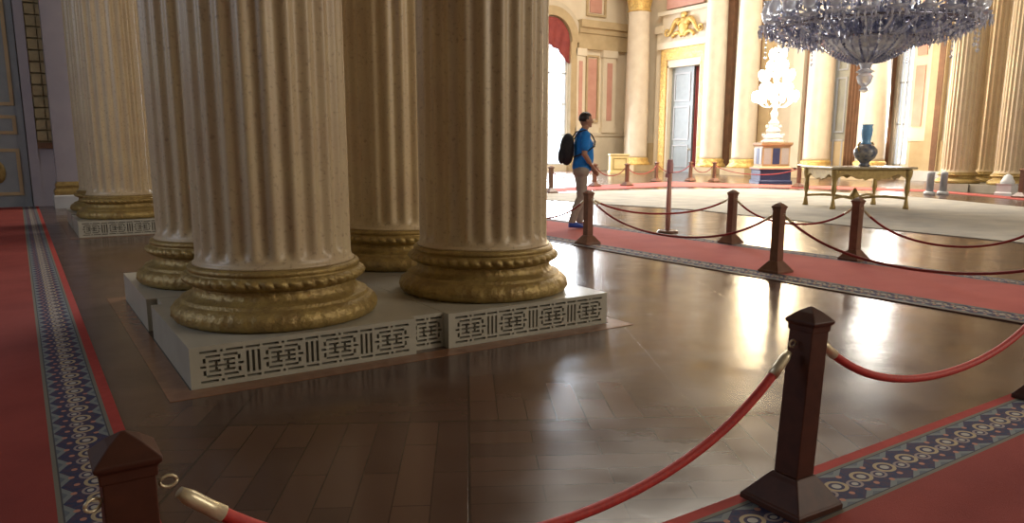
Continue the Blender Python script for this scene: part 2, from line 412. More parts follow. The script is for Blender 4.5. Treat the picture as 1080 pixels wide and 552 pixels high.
bm = BM(); frame_rect(bm, 'y', YN, nx(616), nx(629), 2.8, 6.6, 0.1, 0.12); frame_rect(bm, 'y', YN, nx(615), nx(635), 8.75, 9.9, 0.12, 0.14); trim(bm, 'wall_ochre')
bm = BM(); bx(bm, nx(619), nx(631), YN-0.06, YN, 8.95, 9.7); trim(bm, 'wall_pink')
# arch above the window: stone voussoir ring
def arch(x0, x1, z, wd, dd, mat):
    bm = BM(); cx_ = (x0+x1)/2; r0 = (x1-x0)/2; n = 20; ring = []
    for i in range(n+1):
        a = PI*i/n; ca, sa = math.cos(a), math.sin(a)
        ring.append([bm.verts.new((cx_+r*ca, yy, z+r*sa)) for r, yy in ((r0, YN), (r0, YN-dd), (r0+wd, YN-dd), (r0+wd, YN))])
    for a, b_ in zip(ring, ring[1:]):
        for j in range(4): bm.faces.new((a[j], b_[j], b_[(j+1) % 4], a[(j+1) % 4]))
    bm.faces.new(ring[0]); bm.faces.new(ring[-1]); return trim(bm, mat)
arch(24.15, 26.8, 7.2, 0.5, 0.3, 'wall_ochre'); arch(23.9, 27.05, 7.2, 0.55, 0.2, 'wall_cream')
arch(17.45, 20.05, 7.2, 0.5, 0.3, 'wall_ochre'); arch(10.95, 13.55, 7.2, 0.5, 0.3, 'wall_ochre')
# window jamb
bm = BM(); bx(bm, 26.72, 27.15, YN-0.3, YN, 0, 7.2); trim(bm, 'wall_ochre')

# east wall: dado, entablature, gilded door case, pediment with gilded ornament
ey = lambda px: on_x(px, XE).y
bm = BM()
ctr = [(ey(738)-0.2, -9.9)]
bx(bm, XE-0.12, XE, -9.9, EW[0][0]-0.2, 0, 1.6); bx(bm, XE-0.12, XE, EW[0][1]+0.2, yd0-0.7, 0, 1.6); bx(bm, XE-0.12, XE, yd1+0.7, YN-0.4, 0, 1.6)
trim(bm, 'wall_ochre')
bm = BM(); bx(bm, XE-0.3, XE, -9.9, EW[0][0]-0.2, 0, 0.4); bx(bm, XE-0.3, XE, EW[0][1]+0.2, yd0-0.7, 0, 0.4); trim(bm, 'white_stone', 'baseboard_east')
bm = BM(); bx(bm, XE-0.6, XE, -9.9, YN-0.6, 10.9, 11.7); bx(bm, XE-1.0, XE, -9.9, YN-0.6, 11.7, 12.1); trim(bm, 'wall_ochre')
bm = BM()
bx(bm, XE-0.30, XE, yd0-0.55, yd0-0.12, 0, 6.1); bx(bm, XE-0.30, XE, yd1+0.12, yd1+0.55, 0, 6.1); bx(bm, XE-0.30, XE, yd0-0.55, yd1+0.55, 6.1, 6.7)
trim(bm, 'gilt_bright')
bm = BM()
bx(bm, XE-0.22, XE, yd0-0.12, yd0, 0, 5.8); bx(bm, XE-0.22, XE, yd1, yd1+0.12, 0, 5.8); bx(bm, XE-0.22, XE, yd0-0.12, yd1+0.12, 5.7, 6.1)
bx(bm, XE-0.45, XE, yd0-0.75, yd1+0.75, 6.7, 7.05)
bx(bm, XE-0.25, XE, yd0-0.55, yd1+0.55, 7.05, 8.5)
bx(bm, XE-0.45, XE, yd0-0.75, yd1+0.75, 8.5, 8.7)
bx(bm, XE-0.2, XE, yd1+0.55, yd1+1.0, 0, 7.6); bx(bm, XE-0.3, XE, yd1+0.5, yd1+1.1, 7.6, 8.0)
trim(bm, 'wall_cream_pale')
bm = BM(); bx(bm, XE-0.34, XE-0.25, yd0-0.2, yd1+0.2, 8.8, 9.6); trim(bm, 'wall_pink')
# gilded ornament over the door: shield with scrolls
def ornament():
    yc = (yd0+yd1)/2; X = XE-0.38
    o = thing('gilded_ornament', 'gilded crest with scrolls above the far doorway', 'ornament', (X, yc, 7.15))
    bm = BM(); blob(bm, (0, 0, 0.62), 0.16, 0.34, 0.52, 14, 10); blob(bm, (0, 0, 1.22), 0.12, 0.22, 0.16)
    obj('shield', bm, 'gilt_bright', o)
    for s in (-1, 1):
        bm = BM(); pts = [(0, s*(0.2+1.0*k/14), 0.75-0.25*(k/14)+0.28*math.sin(k/14*PI*1.6)) for k in range(15)]
        tube(bm, pts, [0.20-0.011*k for k in range(15)], 8)
        c0 = Vector(pts[-1])
        tube(bm, [c0+Vector((0, s*0.2*math.sin(a)*(1-a/9), 0.2-0.2*math.cos(a)*(1-a/9))) for a in [q*0.45 for q in range(15)]], 0.055, 8)
        tube(bm, [(0, s*(0.1+0.7*k/10), 0.12+0.22*math.sin(k/10*PI)) for k in range(11)], 0.10, 8)
        obj('scroll', bm, 'gilt_bright', o)
ornament()
# door in the far wall: blue grey leaf standing open with a red-brown curtain
bm = BM()
ym = yd0+(yd1-yd0)*0.30
bx(bm, XE+0.1, XE+0.18, ym, yd1, 0, 5.7); dleaf = struct('door_1', bm, 'door_blue_grey')
bm = BM()
for z0, z1 in ((0.25, 1.5), (1.75, 3.6), (3.85, 5.4)): frame_rect(bm, 'x', XE+0.1, ym+0.2, yd1-0.2, z0, z1, 0.08, 0.04)
obj('door_panel', bm, 'stud_grey', dleaf)
bm = BM(); blob(bm, (XE+0.04, ym+0.1, 1.25), 0.05); obj('door_handle', bm, 'brass', dleaf)
def hanging(x, y0, y1, z0, z1, mat, label, name='curtain'):
    bm = BM(); n = 30; a = []
    for i in range(n+1):
        u = i/n; a.append([bm.verts.new((x+0.07*math.sin(u*24+j*0.2), y0+(y1-y0)*u, z0+(z1-z0)*j/8)) for j in range(9)])
    for i in range(n):
        for j in range(8): bm.faces.new((a[i][j], a[i+1][j], a[i+1][j+1], a[i][j+1])).smooth = True
    o = obj(name, bm, mat); tag(o, label, 'curtain'); md = o.modifiers.new('thick', 'SOLIDIFY'); md.thickness = 0.03; return o
hanging(XE+0.2, yd0+0.05, ym-0.1, 0.02, 5.65, 'curtain_red', 'dark red curtain hanging in the open half of the far doorway')
bm = BM(); bx(bm, XE+0.42, XE+0.5, yd0-0.3, yd1+0.3, 0, 6); trim(bm, 'wall_grey_green')

for pa_, pb_ in ((764, 771), (797, 801), (849, 853), (985, 991)):  # dark strips painted in for the shaded gaps along the east wall
    bm = BM(); aa_, bb_ = sorted((on_x(pa_, XE).y, on_x(pb_, XE).y)); bx(bm, XE-0.28, XE, aa_, bb_, 0, 10.9); trim(bm, 'curtain_brown')
# niches right of the lamp: grey green door, brown curtains, pink panel, ochre pilaster
def east_strip(pa, pb, z0, z1, d, mat, name=None):
    bm = BM(); a, b_ = sorted((ey(pa), ey(pb))); bx(bm, XE-d, XE, a, b_, z0, z1); return trim(bm, mat, name)
a, b_ = sorted((ey(876), ey(893))); bm = BM(); bx(bm, XE-0.1, XE, a, b_, 0.0, 7.2); d2 = struct('door_2', bm, 'wall_grey_green')
bm = BM()
for z0, z1 in ((0.3, 1.7), (2.0, 4.4), (4.7, 6.9)): frame_rect(bm, 'x', XE-0.1, a+0.15, b_-0.15, z0, z1, 0.07, 0.04)
obj('door_panel', bm, 'stud_grey', d2)
hanging(XE-0.25, *sorted((ey(894), ey(907))), 0.02, 8.2, 'curtain_brown', 'tall brown curtain beside the blue vase in the far wall')
hanging(XE-0.25, *sorted((ey(927), ey(940))), 0.02, 8.2, 'curtain_brown', 'tall brown curtain just left of the glaring narrow window')
east_strip(957, 976, 1.6, 9.5, 0.15, 'wall_cream_pale')
bm = BM(); bx(bm, XE-0.2, XE-0.15, *sorted((ey(961), ey(971))), 2.2, 4.6); bx(bm, XE-0.2, XE-0.15, *sorted((ey(961), ey(971))), 5.0, 7.6); trim(bm, 'wall_pink')
east_strip(977, 992, 0, 10.9, 0.25, 'wall_ochre')
east_strip(800, 812, 0, 10.9, 0.25, 'wall_ochre')
east_strip(835, 846, 0, 10.9, 0.3, 'wall_cream_pale')

# left end wall: panelled door, gilded strip, pilaster
lx = lambda px, py=158: on_y(px, YL, py).x
bm = BM(); bx(bm, -1.9, 0.2, YL-0.1, YL, 0.0, 7.0); d3 = struct('door_3', bm, 'door_blue_grey')
for z0, z1 in ((0.25, 1.25), (1.55, 1.95), (2.15, 5.2), (5.5, 6.8)):
    bm = BM()
    for xa, xb in ((-1.75, -0.92), (-0.78, 0.06)): frame_rect(bm, 'y', YL-0.1, xa, xb, z0, z1, 0.07, 0.03)
    obj('door_panel', bm, 'wall_ochre', d3)
bm = BM()
for xc in (-0.36, -1.33):
    for zc in (0.75, 3.2, 4.6): blob(bm, (xc, YL-0.11, zc), 0.14, 0.03, 0.24)
obj('rosette', bm, 'gilt', d3)
bm = BM(); bx(bm, 0.22, 0.40, YL-0.2, YL, 0, 7.5); bx(bm, -2.15, -1.92, YL-0.2, YL, 0, 7.5); bx(bm, 0.4, 0.95, YL-0.16, YL, 0.0, 1.25)
trim(bm, 'lavender_stone', None)
bm = BM(); bx(bm, 0.4, 0.97, YL-0.2, YL, 1.25, 1.38); bx(bm, 0.83, 0.97, YL-0.26, YL, 1.38, 9); trim(bm, 'curtain_brown')
bm = BM()
for i in range(30):
    z0 = 1.42+i*0.24
    for x0, x1 in ((0.42, 0.60), (0.62, 0.80)):
        bx(bm, x0, x1, YL-0.19, YL-0.02, z0, z0+0.2)
bx(bm, 0.4, 0.83, YL-0.1, YL, 1.38, 9)
trim(bm, 'gilt_pale')
bm = BM(); bx(bm, -9+0.4, -2.2, YL-0.1, YL, 0, 0.35); trim(bm, 'lavender_stone', 'baseboard_north_left')
# lavender pilaster with gilt foot on a white block
pl = thing('wall_pilaster', 'smooth lavender pilaster on a white block by the left end wall', 'pilaster', (0.92, 18.8, 0))
bm = BM(); prism4(bm, [(0.34, 0), (0.34, 0.26), (0.32, 0.28)]); obj('plinth_block', bm, 'white_stone', pl)
bm = BM(); prism4(bm, [(0.32, 0.28), (0.32, 0.36), (0.28, 0.42), (0.29, 0.48), (0.25, 0.56)]); obj('base', bm, 'gilt', pl)
bm = BM(); prism4(bm, [(0.25, 0.56), (0.24, 5.0), (0.23, 9.5)]); obj('shaft', bm, 'lavender_stone', pl)
bm = BM(); prism4(bm, [(0.23, 9.5), (0.26, 9.6), (0.25, 9.8), (0.36, 10.4), (0.38, 10.6)]); obj('capital', bm, 'gilt', pl)

# ------------------------------------------------------------------ carpets
def slab(bm, poly, z0, z1, mi=0):
    lo = [bm.verts.new((x, y, z0)) for x, y in poly]; hi = [bm.verts.new((x, y, z1)) for x, y in poly]
    n = len(poly); bm.faces.new(list(reversed(lo))).material_index = mi; bm.faces.new(hi).material_index = mi
    for i in range(n): bm.faces.new((lo[i], lo[(i+1) % n], hi[(i+1) % n], hi[i])).material_index = mi
def rect(x0, x1, y0, y1): return [(x0,y0),(x1,y0),(x1,y1),(x0,y1)]
border_mat('border_left', False, 0.245, 0.0)
border_mat('border_near', True, 0.245, 1.40)
border_mat('border_far_front', False, 0.30, 6.11)
border_mat('border_far_back', False, 0.26, 7.79)
T = 0.010
# left runner
lr = thing('runner_carpet', 'red runner along the left edge with navy patterned border, leading to the far door', 'carpet', (0, 2, 0))
def child_slab(name, parent, poly, mat, z1=T):
    off = parent.location; bm = BM(); slab(bm, poly, 0.0, z1); o = obj(name, bm, mat)
    o.parent = parent; o.matrix_parent_inverse = Matrix.Translation(-off); return o
child_slab('field', lr, rect(-3.2, 0.0, 1.70, 19.3), 'carpet_red')
child_slab('border', lr, rect(0.0, 0.245, 1.70, 19.3), 'border_left')
child_slab('red_edge', lr, rect(0.245, 0.295, 1.70, 19.3), 'carpet_edge_red')
nr = thing('runner_carpet', 'red runner in the near right corner under the closest wooden post', 'carpet', (2, 1, 0))
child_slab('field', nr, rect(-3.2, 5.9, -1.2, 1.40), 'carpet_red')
child_slab('border', nr, rect(-3.2, 5.9, 1.40, 1.645), 'border_near')
child_slab('red_edge', nr, rect(-3.2, 5.9, 1.645, 1.695), 'carpet_edge_red')
fr = thing('runner_carpet', 'faded red runner in the middle on which the man in blue stands', 'carpet', (7, 6, 0))
child_slab('red_edge', fr, rect(6.08, 6.11, -5, 17.5), 'post_wood')
child_slab('border', fr, rect(6.11, 6.41, -5, 17.5), 'border_far_front')
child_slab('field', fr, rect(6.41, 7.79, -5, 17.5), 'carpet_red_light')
child_slab('border', fr, rect(7.79, 8.05, -5, 17.5), 'border_far_back')
# large pale carpet in the middle of the hall
pts = [at(*q) for q in ((560, 210), (642, 216), (735, 222), (800, 229), (854, 234.6), (960, 245), (1080, 257), (1250, 276), (1300, 236), (1080, 219), (981, 209.5), (880, 203), (800, 199.5), (700, 200), (631, 202), (560, 205))]
bm = BM(); slab(bm, [(q.x, q.y) for q in pts], 0, 0.012); tag(obj('hall_carpet', bm, 'carpet_cream'), 'big pale patterned carpet under the gilded table', 'carpet')
pts = [at(*q) for q in ((560, 204), (620, 201), (700, 197.2), (812, 198), (900, 200.6), (985, 202.6), (1080, 211.5), (1250, 227), (1250, 223), (1080, 209), (985, 201), (900, 197.5), (812, 195.2), (707, 192), (620, 196.5), (560, 200.5))]
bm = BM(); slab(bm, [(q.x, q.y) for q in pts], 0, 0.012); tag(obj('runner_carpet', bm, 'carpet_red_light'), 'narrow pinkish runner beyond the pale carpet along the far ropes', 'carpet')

# ------------------------------------------------------------------ marble pier plinths
PH = 0.228
CROSS = ["######.#.######", "...............", "..#####.#####..", ".#...........#.", ".#.####.####.#.", ".....#...#.....", "##.#########.##"]
CROSS = CROSS + CROSS[-2::-1]
BARS = [".#####."] + ["......."] + [".#.#.#."]*9 + [".......", ".#####."]
def fret(bm, x0, x1, y, z0, z1, units, lead=''):
    """pierced front between x0..x1: horizontal runs of solid stone between the slots"""
    rows = []
    for r in range(13):
        s = ''
        for u in range(units):
            s += CROSS[r] + (BARS[r] if u < units-1 else '')
        rows.append('.'+s+'.')
    rows = ['.'*len(rows[0])] + rows + ['.'*len(rows[0])]
    nr_, nc = len(rows), len(rows[0]); cw, chh = (x1-x0)/nc, (z1-z0)/nr_
    for r, s in enumerate(rows):
        i = 0; zt = z1-r*chh
        while i < nc:
            if s[i] == '.':
                j = i
                while j < nc and s[j] == '.': j += 1
                bx(bm, x0+i*cw, x0+j*cw, y, y+0.018, zt-chh, zt); i = j
            else: i += 1
def pier_base(x, y, label, detail=True):
    o = thing('marble_plinth', label, 'plinth', (x, y, 0))
    W, L = 1.32, 2.87; rc = 0.07; bm = BM()
    e = 0.035; d = 0.02
    def blk(x0, y0):
        bx(bm, x0, x0+W, y0+d, y0+W, 0, PH)
        bx(bm, x0, x0+W, y0, y0+d, 0, 0.012); bx(bm, x0, x0+W, y0, y0+d, PH-0.012, PH)
        bx(bm, x0, x0+e, y0, y0+d, 0.012, PH-0.012); bx(bm, x0+W-e, x0+W, y0, y0+d, 0.012, PH-0.012)
    for xx, yy in ((0, 0), (L-W, 0), (0, L-W), (L-W, L-W)): blk(xx, yy)
    bx(bm, W, L-W, rc+d, L-rc, 0, PH-0.002); bx(bm, rc, W, W, L-W, 0, PH-0.002); bx(bm, L-W, L-rc, W, L-W, 0, PH-0.002)
    bx(bm, W, L-W, rc, rc+d, 0, 0.012); bx(bm, W, L-W, rc, rc+d, PH-0.012, PH-0.002)
    obj('block', bm, 'marble', o)
    bm = BM()  # thin sheets behind the slots, shade put into their colour
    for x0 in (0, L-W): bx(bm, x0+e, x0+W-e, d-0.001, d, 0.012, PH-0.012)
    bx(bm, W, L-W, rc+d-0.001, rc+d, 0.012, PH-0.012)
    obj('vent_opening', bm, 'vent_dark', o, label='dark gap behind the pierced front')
    for x0, x1, yy, n in ((e, W-e, 0, 4), (L-W+e, L-e, 0, 4), (W, L-W, rc, 1)):
        bm = BM(); fret(bm, x0, x1, yy, 0.012, PH-0.012, n); obj('pierced_panel', bm, 'marble', o)
    return o
P0 = (0.66, 4.11)
pier_base(P0[0], P0[1], 'cream marble plinth with pierced fret front under the four near columns')
pier_base(0.64, 12.26, 'cream marble plinth of the next pier further back on the left')
pier_base(23.9, 9.85, 'stone plinth of the shaded column pier at the far right')
for pi_, (px_, py_) in enumerate((P0, (0.64, 12.26))):
    bm = BM(); a = 0.13
    x0, x1, y0, y1 = px_-a, px_+2.87+a, py_-a-0.02, py_+2.87+a
    for q in ((x0, x1, y0, py_-0.01), (x0, x1, py_+2.88, y1), (x0, px_-0.01, py_-0.01, py_+2.88), (px_+2.88, x1, py_-0.01, py_+2.88)): bx(bm, *q, 0.0, 0.003)
    trim(bm, 'parquet_border')

# ------------------------------------------------------------------ fluted columns
NF = 24
def make_column(label, loc, group, R=0.475, H=9.0):
    o = thing('fluted_column', label, 'column', loc, 0, group)
    # base profile (above plinth top)
    prof_low = [(0.585, 0.0), (0.615, 0.012), (0.632, 0.04), (0.632, 0.07), (0.615, 0.10), (0.585, 0.122), (0.572, 0.125), (0.572, 0.14), (0.555, 0.147), (0.516, 0.158), (0.498, 0.178), (0.492, 0.205), (0.498, 0.222)]
    def mod(r, a, k, z):
        if 1 <= k <= 5:
            w_ = (0.4, 0.9, 1.0, 0.9, 0.4)[k-1]
            return r - 0.004*w_ + w_*(0.008*abs(math.sin(a*15+(k-3)*0.35)) - 0.006*abs(math.cos(a*30-(k-3)*0.8)) + 0.003*math.sin(a*75+k*2))
        if 9 <= k <= 12: return r + 0.007*abs(math.sin(a*20+k*0.5))-0.003
        return r
    bm = BM(); lathe(bm, prof_low, 360, mod=mod, cap=True); obj('lower_torus', bm, 'gilt', o)
    bm = BM()
    lathe(bm, [(0.498, 0.222), (0.520, 0.226), (0.522, 0.236), (0.542, 0.240), (0.555, 0.248), (0.562, 0.260), (0.562, 0.272), (0.555, 0.284), (0.540, 0.292), (0.528, 0.297)], 352,
          mod=lambda r, a, k, z: r - ({3: 0.5, 4: 0.9, 5: 1, 6: 1, 7: 0.9, 8: 0.5}.get(k, 0))*0.024*(1-abs(math.sin(a*22+(z-0.26)*26))**0.6), cap=False)
    obj('bead_ring', bm, 'gilt', o)
    bm = BM(); lathe(bm, [(0.528, 0.297), (0.518, 0.299), (0.518, 0.308), (0.522, 0.310), (0.524, 0.326), (0.516, 0.338), (0.49, 0.344)], 96); obj('upper_fillet', bm, 'gilt', o)
    # shaft
    n = NF*10; prof = [(0.492, 0.344), (0.492, 0.354), (0.482, 0.362), (R+0.002, 0.374), (R, 0.385), (R, 0.395), (R, 0.415), (R, 0.45), (R, 0.55), (R, 2.0), (R-0.01, 4.0), (R-0.03, 6.5), (R-0.055, H-0.3), (R-0.055, H-0.1), (R-0.03, H)]
    amp = {4: 0, 5: 0.25, 6: 0.7, 7: 1, 8: 1, 9: 1, 10: 1, 11: 1, 12: 1, 13: 0}
    def flute(r, a, k, z):
        A = amp.get(k, 0)
        if not A: return r
        ph = (a*NF/(2*PI)) % 1.0; u = abs(ph-0.5)*2        # 0 centre of channel .. 1 ridge
        dd = (0.5+0.5*math.cos(PI*min(1.0, u/0.92)))**0.75
        return r - 0.030*A*dd
    bm = BM(); lathe(bm, prof, n, mod=flute, smooth=True); obj('shaft', bm, 'column_stone', o)
    bm = BM()
    lathe(bm, [(R-0.03, H), (R, H+0.03), (R, H+0.08), (R-0.04, H+0.12), (R-0.03, H+0.5), (R+0.08, H+0.85), (R+0.2, H+1.0)], 96,
          mod=lambda r, a, k, z: r+(0.05*abs(math.sin(a*8+k)) if k >= 4 else 0))
    prism4(bm, [(0.66, H+1.0), (0.7, H+1.15)]); obj('capital', bm, 'gilt', o)
    return o
G = 'fluted columns of the near pier'
OFF = 0.66
c0 = make_column('near left fluted column, the widest one, front left on the marble plinth', (P0[0]+OFF, P0[1]+OFF, PH), G)
L_ = 2.87
dup(c0, (P0[0]+L_-OFF, P0[1]+OFF, PH), label='near right fluted column with a white-lit right edge, front right on the plinth')
dup(c0, (P0[0]+OFF, P0[1]+L_-OFF, PH), label='fluted column partly hidden behind the widest one, at its left side')
dup(c0, (P0[0]+L_-OFF, P0[1]+L_-OFF, PH), label='fluted column in the shaded gap between the two front columns')
G2 = 'fluted columns of the next pier back'
X2, Y2 = 0.64, 12.26
dup(c0, (X2+OFF, Y2+OFF, PH), label='whole fluted column further back on the left, beside the lavender pilaster', group=G2)
dup(c0, (X2+OFF, Y2+L_-OFF, PH), label='sliver of fluted column just behind the far left column', group=G2)
dup(c0, (X2+L_-OFF, Y2+OFF, PH), label='fluted column of the back pier hidden behind the near columns, front row', group=G2)
dup(c0, (X2+L_-OFF, Y2+L_-OFF, PH), label='fluted column of the back pier hidden behind the near columns, back row', group=G2)
G3 = 'shaded columns of the far right pier'
X3, Y3 = 23.9, 9.85
for dx, dy, lb in ((OFF, L_-OFF, 'far right pier column at the left end, next to the grey bollards'), (L_-OFF, L_-OFF, 'far right pier column standing second from its left end'),
                   (OFF, OFF, 'far right pier column in front, standing at the picture edge'), (L_-OFF, OFF, 'far right pier column cut by the picture edge, behind')):
    dup(c0, (X3+dx, Y3+dy, PH), label=lb, group=G3)

# smooth giant columns along the east wall
def far_column(px, label, mat, R, first=[None]):
    pos = (XE-0.95, on_x(px, XE-0.95).y, 0)
    if first[0] is None:
        o = thing('tall_column', label, 'column', pos, 0, 'tall pale columns along the far wall')
        bm = BM(); prism4(bm, [(R*1.35, 0), (R*1.35, 0.35)]); obj('plinth_block', bm, 'wall_ochre', o)
        bm = BM(); lathe(bm, [(R*1.3, 0.35), (R*1.33, 0.43), (R*1.2, 0.52), (R*1.1, 0.6), (R*1.16, 0.7), (R*1.02, 0.78)], 40); obj('base', bm, 'gilt_bright', o)
        bm = BM(); lathe(bm, [(R*1.02, 0.78), (R, 0.9), (R, 3), (R*0.96, 6), (R*0.9, 8.7), (R*0.93, 8.8)], 48); obj('shaft', bm, mat, o)
        bm = BM(); lathe(bm, [(R*0.93, 8.8), (R*1.02, 8.86), (R*0.9, 8.95), (R*0.95, 9.4), (R*1.15, 9.9), (R*1.4, 10.4)], 64, mod=lambda r, a, k, z: r+(0.08*abs(math.sin(a*6+k*1.3)) if k >= 3 else 0))
        prism4(bm, [(R*1.35, 10.4), (R*1.45, 10.85)]); obj('capital', bm, 'gilt_bright', o)
        first[0] = o
    else: o = dup(first[0], pos, label=label); o.scale = (0.86, 0.86, 1.0)
    return o
RB = 0.66
far_column(670, 'tall pale column with gilded capital left of the far gilded doorway', 'far_stone_pale', RB)
far_column(750, 'tall pale column right of the far gilded doorway', 'far_stone_pale', RB)
far_column(784, 'tall pale column glowing beside the lit crystal candelabrum', 'far_stone_pale', RB)
far_column(861, 'tall column between the candelabrum and the blue vase', 'far_stone_pale', RB)
far_column(918, 'tall column directly right of the blue vase', 'far_stone_pale', RB)

# ------------------------------------------------------------------ rope posts and ropes
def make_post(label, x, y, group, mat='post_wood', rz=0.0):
    o = thing('rope_post', label, 'post', (x, y, 0.0), rz, group)
    bm = BM(); prism4(bm, [(0.125, 0), (0.125, 0.022), (0.118, 0.028), (0.066, 0.100), (0.056, 0.112), (0.052, 0.118)]); obj('base', bm, mat, o)
    bm = BM(); prism4(bm, [(0.048, 0.118), (0.046, 0.645)]); obj('shaft', bm, mat, o)
    bm = BM(); prism4(bm, [(0.050, 0.64), (0.051, 0.662), (0.058, 0.668), (0.060, 0.678), (0.030, 0.706), (0.004, 0.724)]); obj('cap', bm, mat, o)
    for ob in o.children:
        md = ob.modifiers.new('bevel', 'BEVEL'); md.width = 0.003; md.segments = 2; md.limit_method = 'ANGLE'
    return o
near = 'dark wooden rope posts near the camera'; farg = 'wooden rope posts along the middle runner'
YB = T
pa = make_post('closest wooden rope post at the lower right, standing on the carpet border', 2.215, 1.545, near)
pa.location.z = YB+0.002; pa.rotation_euler = (0.012, 0.035, 0)
pL = dup(pa, (0.12, 1.545, YB), rz=0.0, label='wooden post in the bottom left corner, only its pyramid top showing')
pR = dup(pa, (4.30, 1.545, YB), rz=0.0, label='wooden post at the right picture edge, only the foot showing')
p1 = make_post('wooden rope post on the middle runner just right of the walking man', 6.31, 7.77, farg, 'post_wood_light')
p1.location.z = YB
spots = dict(p2=((6.49, 4.9), 'wooden rope post at the front edge of the middle runner, right of its centre'),
             p3=((8.0, 6.79), 'wooden rope post at the runner back edge, the one right of the slim stand'),
             p4=((7.98, 4.97), 'wooden rope post at the back of the middle runner, below the gilded table'),
             p5=((6.5, 2.0), 'wooden rope post beyond the right picture edge, front row'),
             p6=((8.0, 3.0), 'wooden rope post beyond the right picture edge, back row'),
             p7=((6.3, 10.6), 'wooden rope post behind the near right column'))
PP = {'p1': (6.31, 7.77)}
for kk, ((x, y), lb) in spots.items():
    PP[kk] = (x, y); dup(p1, (x, y, YB), label=lb)
def rope(a, b_, sag, label, r=0.0155, z=0.615, off=0.060, group=None, mat='rope_velvet', brass=True, za=None, zb=None):
    A = Vector((*a, za or z)); B = Vector((*b_, zb or z)); d = (B-A); dh = Vector((d.x, d.y, 0)).normalized()
    A = A + dh*off; B = B - dh*off; pts = []
    n = 40
    def pos(u):
        p = A.lerp(B, u); k = 2.2; s = (math.cosh(k*(2*u-1))-math.cosh(k))/(1-math.cosh(k))
        p.z -= sag*s; return p
    o = thing('barrier_rope', label, 'rope', tuple(A), 0, group)
    inv = Matrix.Translation(-A)
    L = (B-A).length; u0 = 0.075/L if brass else 0.0
    bm = BM(); tube(bm, [pos(u0+(1-2*u0)*i/n) for i in range(n+1)], r, 12); q = obj('cord', bm, mat, o); q.matrix_parent_inverse = inv
    if brass:
        for s in (0, 1):
            us = [0.03/L, 0.05/L, 0.08/L, 0.11/L]; us = us if s == 0 else [1-u for u in us]
            bm = BM(); tube(bm, [pos(u) for u in us], [r*0.75, r*1.12, r*1.12, r*1.2], 12); q = obj('brass_end', bm, 'brass', o); q.matrix_parent_inverse = inv
            bm = BM(); p0_ = pos(0.0 if s == 0 else 1.0); sg = dh if s == 0 else -dh
            ring = [p0_ + sg*(0.012+0.016*math.cos(a)) + Vector((0, 0, 0.012*math.sin(a)-0.002)) for a in [2*PI*k/12 for k in range(13)]]
            tube(bm, ring, 0.0035, 6); q = obj('hook', bm, 'brass', o); q.matrix_parent_inverse = inv
    return o
rope((0.12, 1.545), (2.235, 1.545), 0.375, 'red velvet rope in front, sagging out of frame between the two nearest posts', group='red velvet ropes near the camera')
rope((2.235, 1.545), (4.30, 1.545), 0.285, 'red velvet rope at right, from the closest post to the picture edge', group='red velvet ropes near the camera')
rope((0.12, 1.545), (-1.6, 0.6), 0.40, 'gold-coloured rope end showing left of the corner post', group=None, mat='rope_gold')
fk = dict(r=0.013, mat='rope_velvet_dark', group='dark red ropes along the middle runner', off=0.05, z=0.61)
rope(PP['p1'], PP['p2'], 0.36, 'dark red rope hanging lowest, between the post by the man and the front middle post', **fk)
rope(PP['p1'], PP['p3'], 0.20, 'dark red rope crossing the middle runner behind the lowest rope', **fk)
rope(PP['p3'], PP['p4'], 0.26, 'dark red rope between the two back posts of the middle runner', **fk)
rope(PP['p2'], PP['p5'], 0.38, 'dark red rope running from the front middle post off to the right', **fk)
rope(PP['p4'], PP['p6'], 0.33, 'dark red rope running from the back post off to the right', **fk)
rope(PP['p7'], PP['p1'], 0.36, 'dark red rope passing in front of the walking man\'s legs', **fk)

# thin stand with a small sign head behind the ropes
st = thing('barrier_stand', 'slim tall reddish stand with round foot behind the rope beyond the runner', 'stand', (8.30, 8.28, 0))
bm = BM(); lathe(bm, [(0.16, 0), (0.16, 0.02), (0.13, 0.035), (0.02, 0.05)], 32); obj('foot', bm, 'post_wood_light', st)
bm = BM(); lathe(bm, [(0.038, 0.04), (0.036, 0.98)], 16); obj('pole', bm, 'wall_pink', st)
bm = BM(); lathe(bm, [(0.045, 0.90), (0.05, 0.92), (0.05, 1.05), (0.04, 1.08), (0.045, 1.10), (0.01, 1.115)], 16); obj('head', bm, 'pink_tag', st)
bm = BM(); bx(bm, -0.055, -0.049, -0.04, 0.04, 0.84, 0.90); q = obj('tag', bm, 'pink_tag', st)

# far rail posts, slim turned wood with ropes
GF = 'small rope posts in front of the far wall'
fposts = [(581, 204), (627, 197), (661, 196.5), (692, 192), (728, 191.5), (753, 192), (842, 198), (1076, 209)]
fl = ['standing by the bright window', 'between the man and the yellow box', 'in front of the capital column', 'left of the far doorway', 'in front of the far doorway', 'below the pale column right of the doorway', 'right of the blue candelabrum pedestal', 'in front of the far right pier']
fp0 = None; fpos = []
for (px, py), lb in zip(fposts, fl):
    q = at(px, py)
    if fp0 is None:
        fp0 = thing('rail_post', 'small dark rope post '+lb, 'post', (q.x, q.y, 0.012), 0, GF)
        bm = BM(); prism4(bm, [(0.16, 0), (0.16, 0.04), (0.06, 0.14)]); obj('base', bm, 'post_wood_light', fp0)
        bm = BM(); prism4(bm, [(0.05, 0.14), (0.05, 0.70)]); obj('shaft', bm, 'post_wood_light', fp0)
        bm = BM(); prism4(bm, [(0.07, 0.70), (0.075, 0.73), (0.01, 0.77)]); obj('cap', bm, 'post_wood_light', fp0)
    else: dup(fp0, (q.x, q.y, 0.012), label='small dark rope post '+lb)
    fpos.append((q.x, q.y))
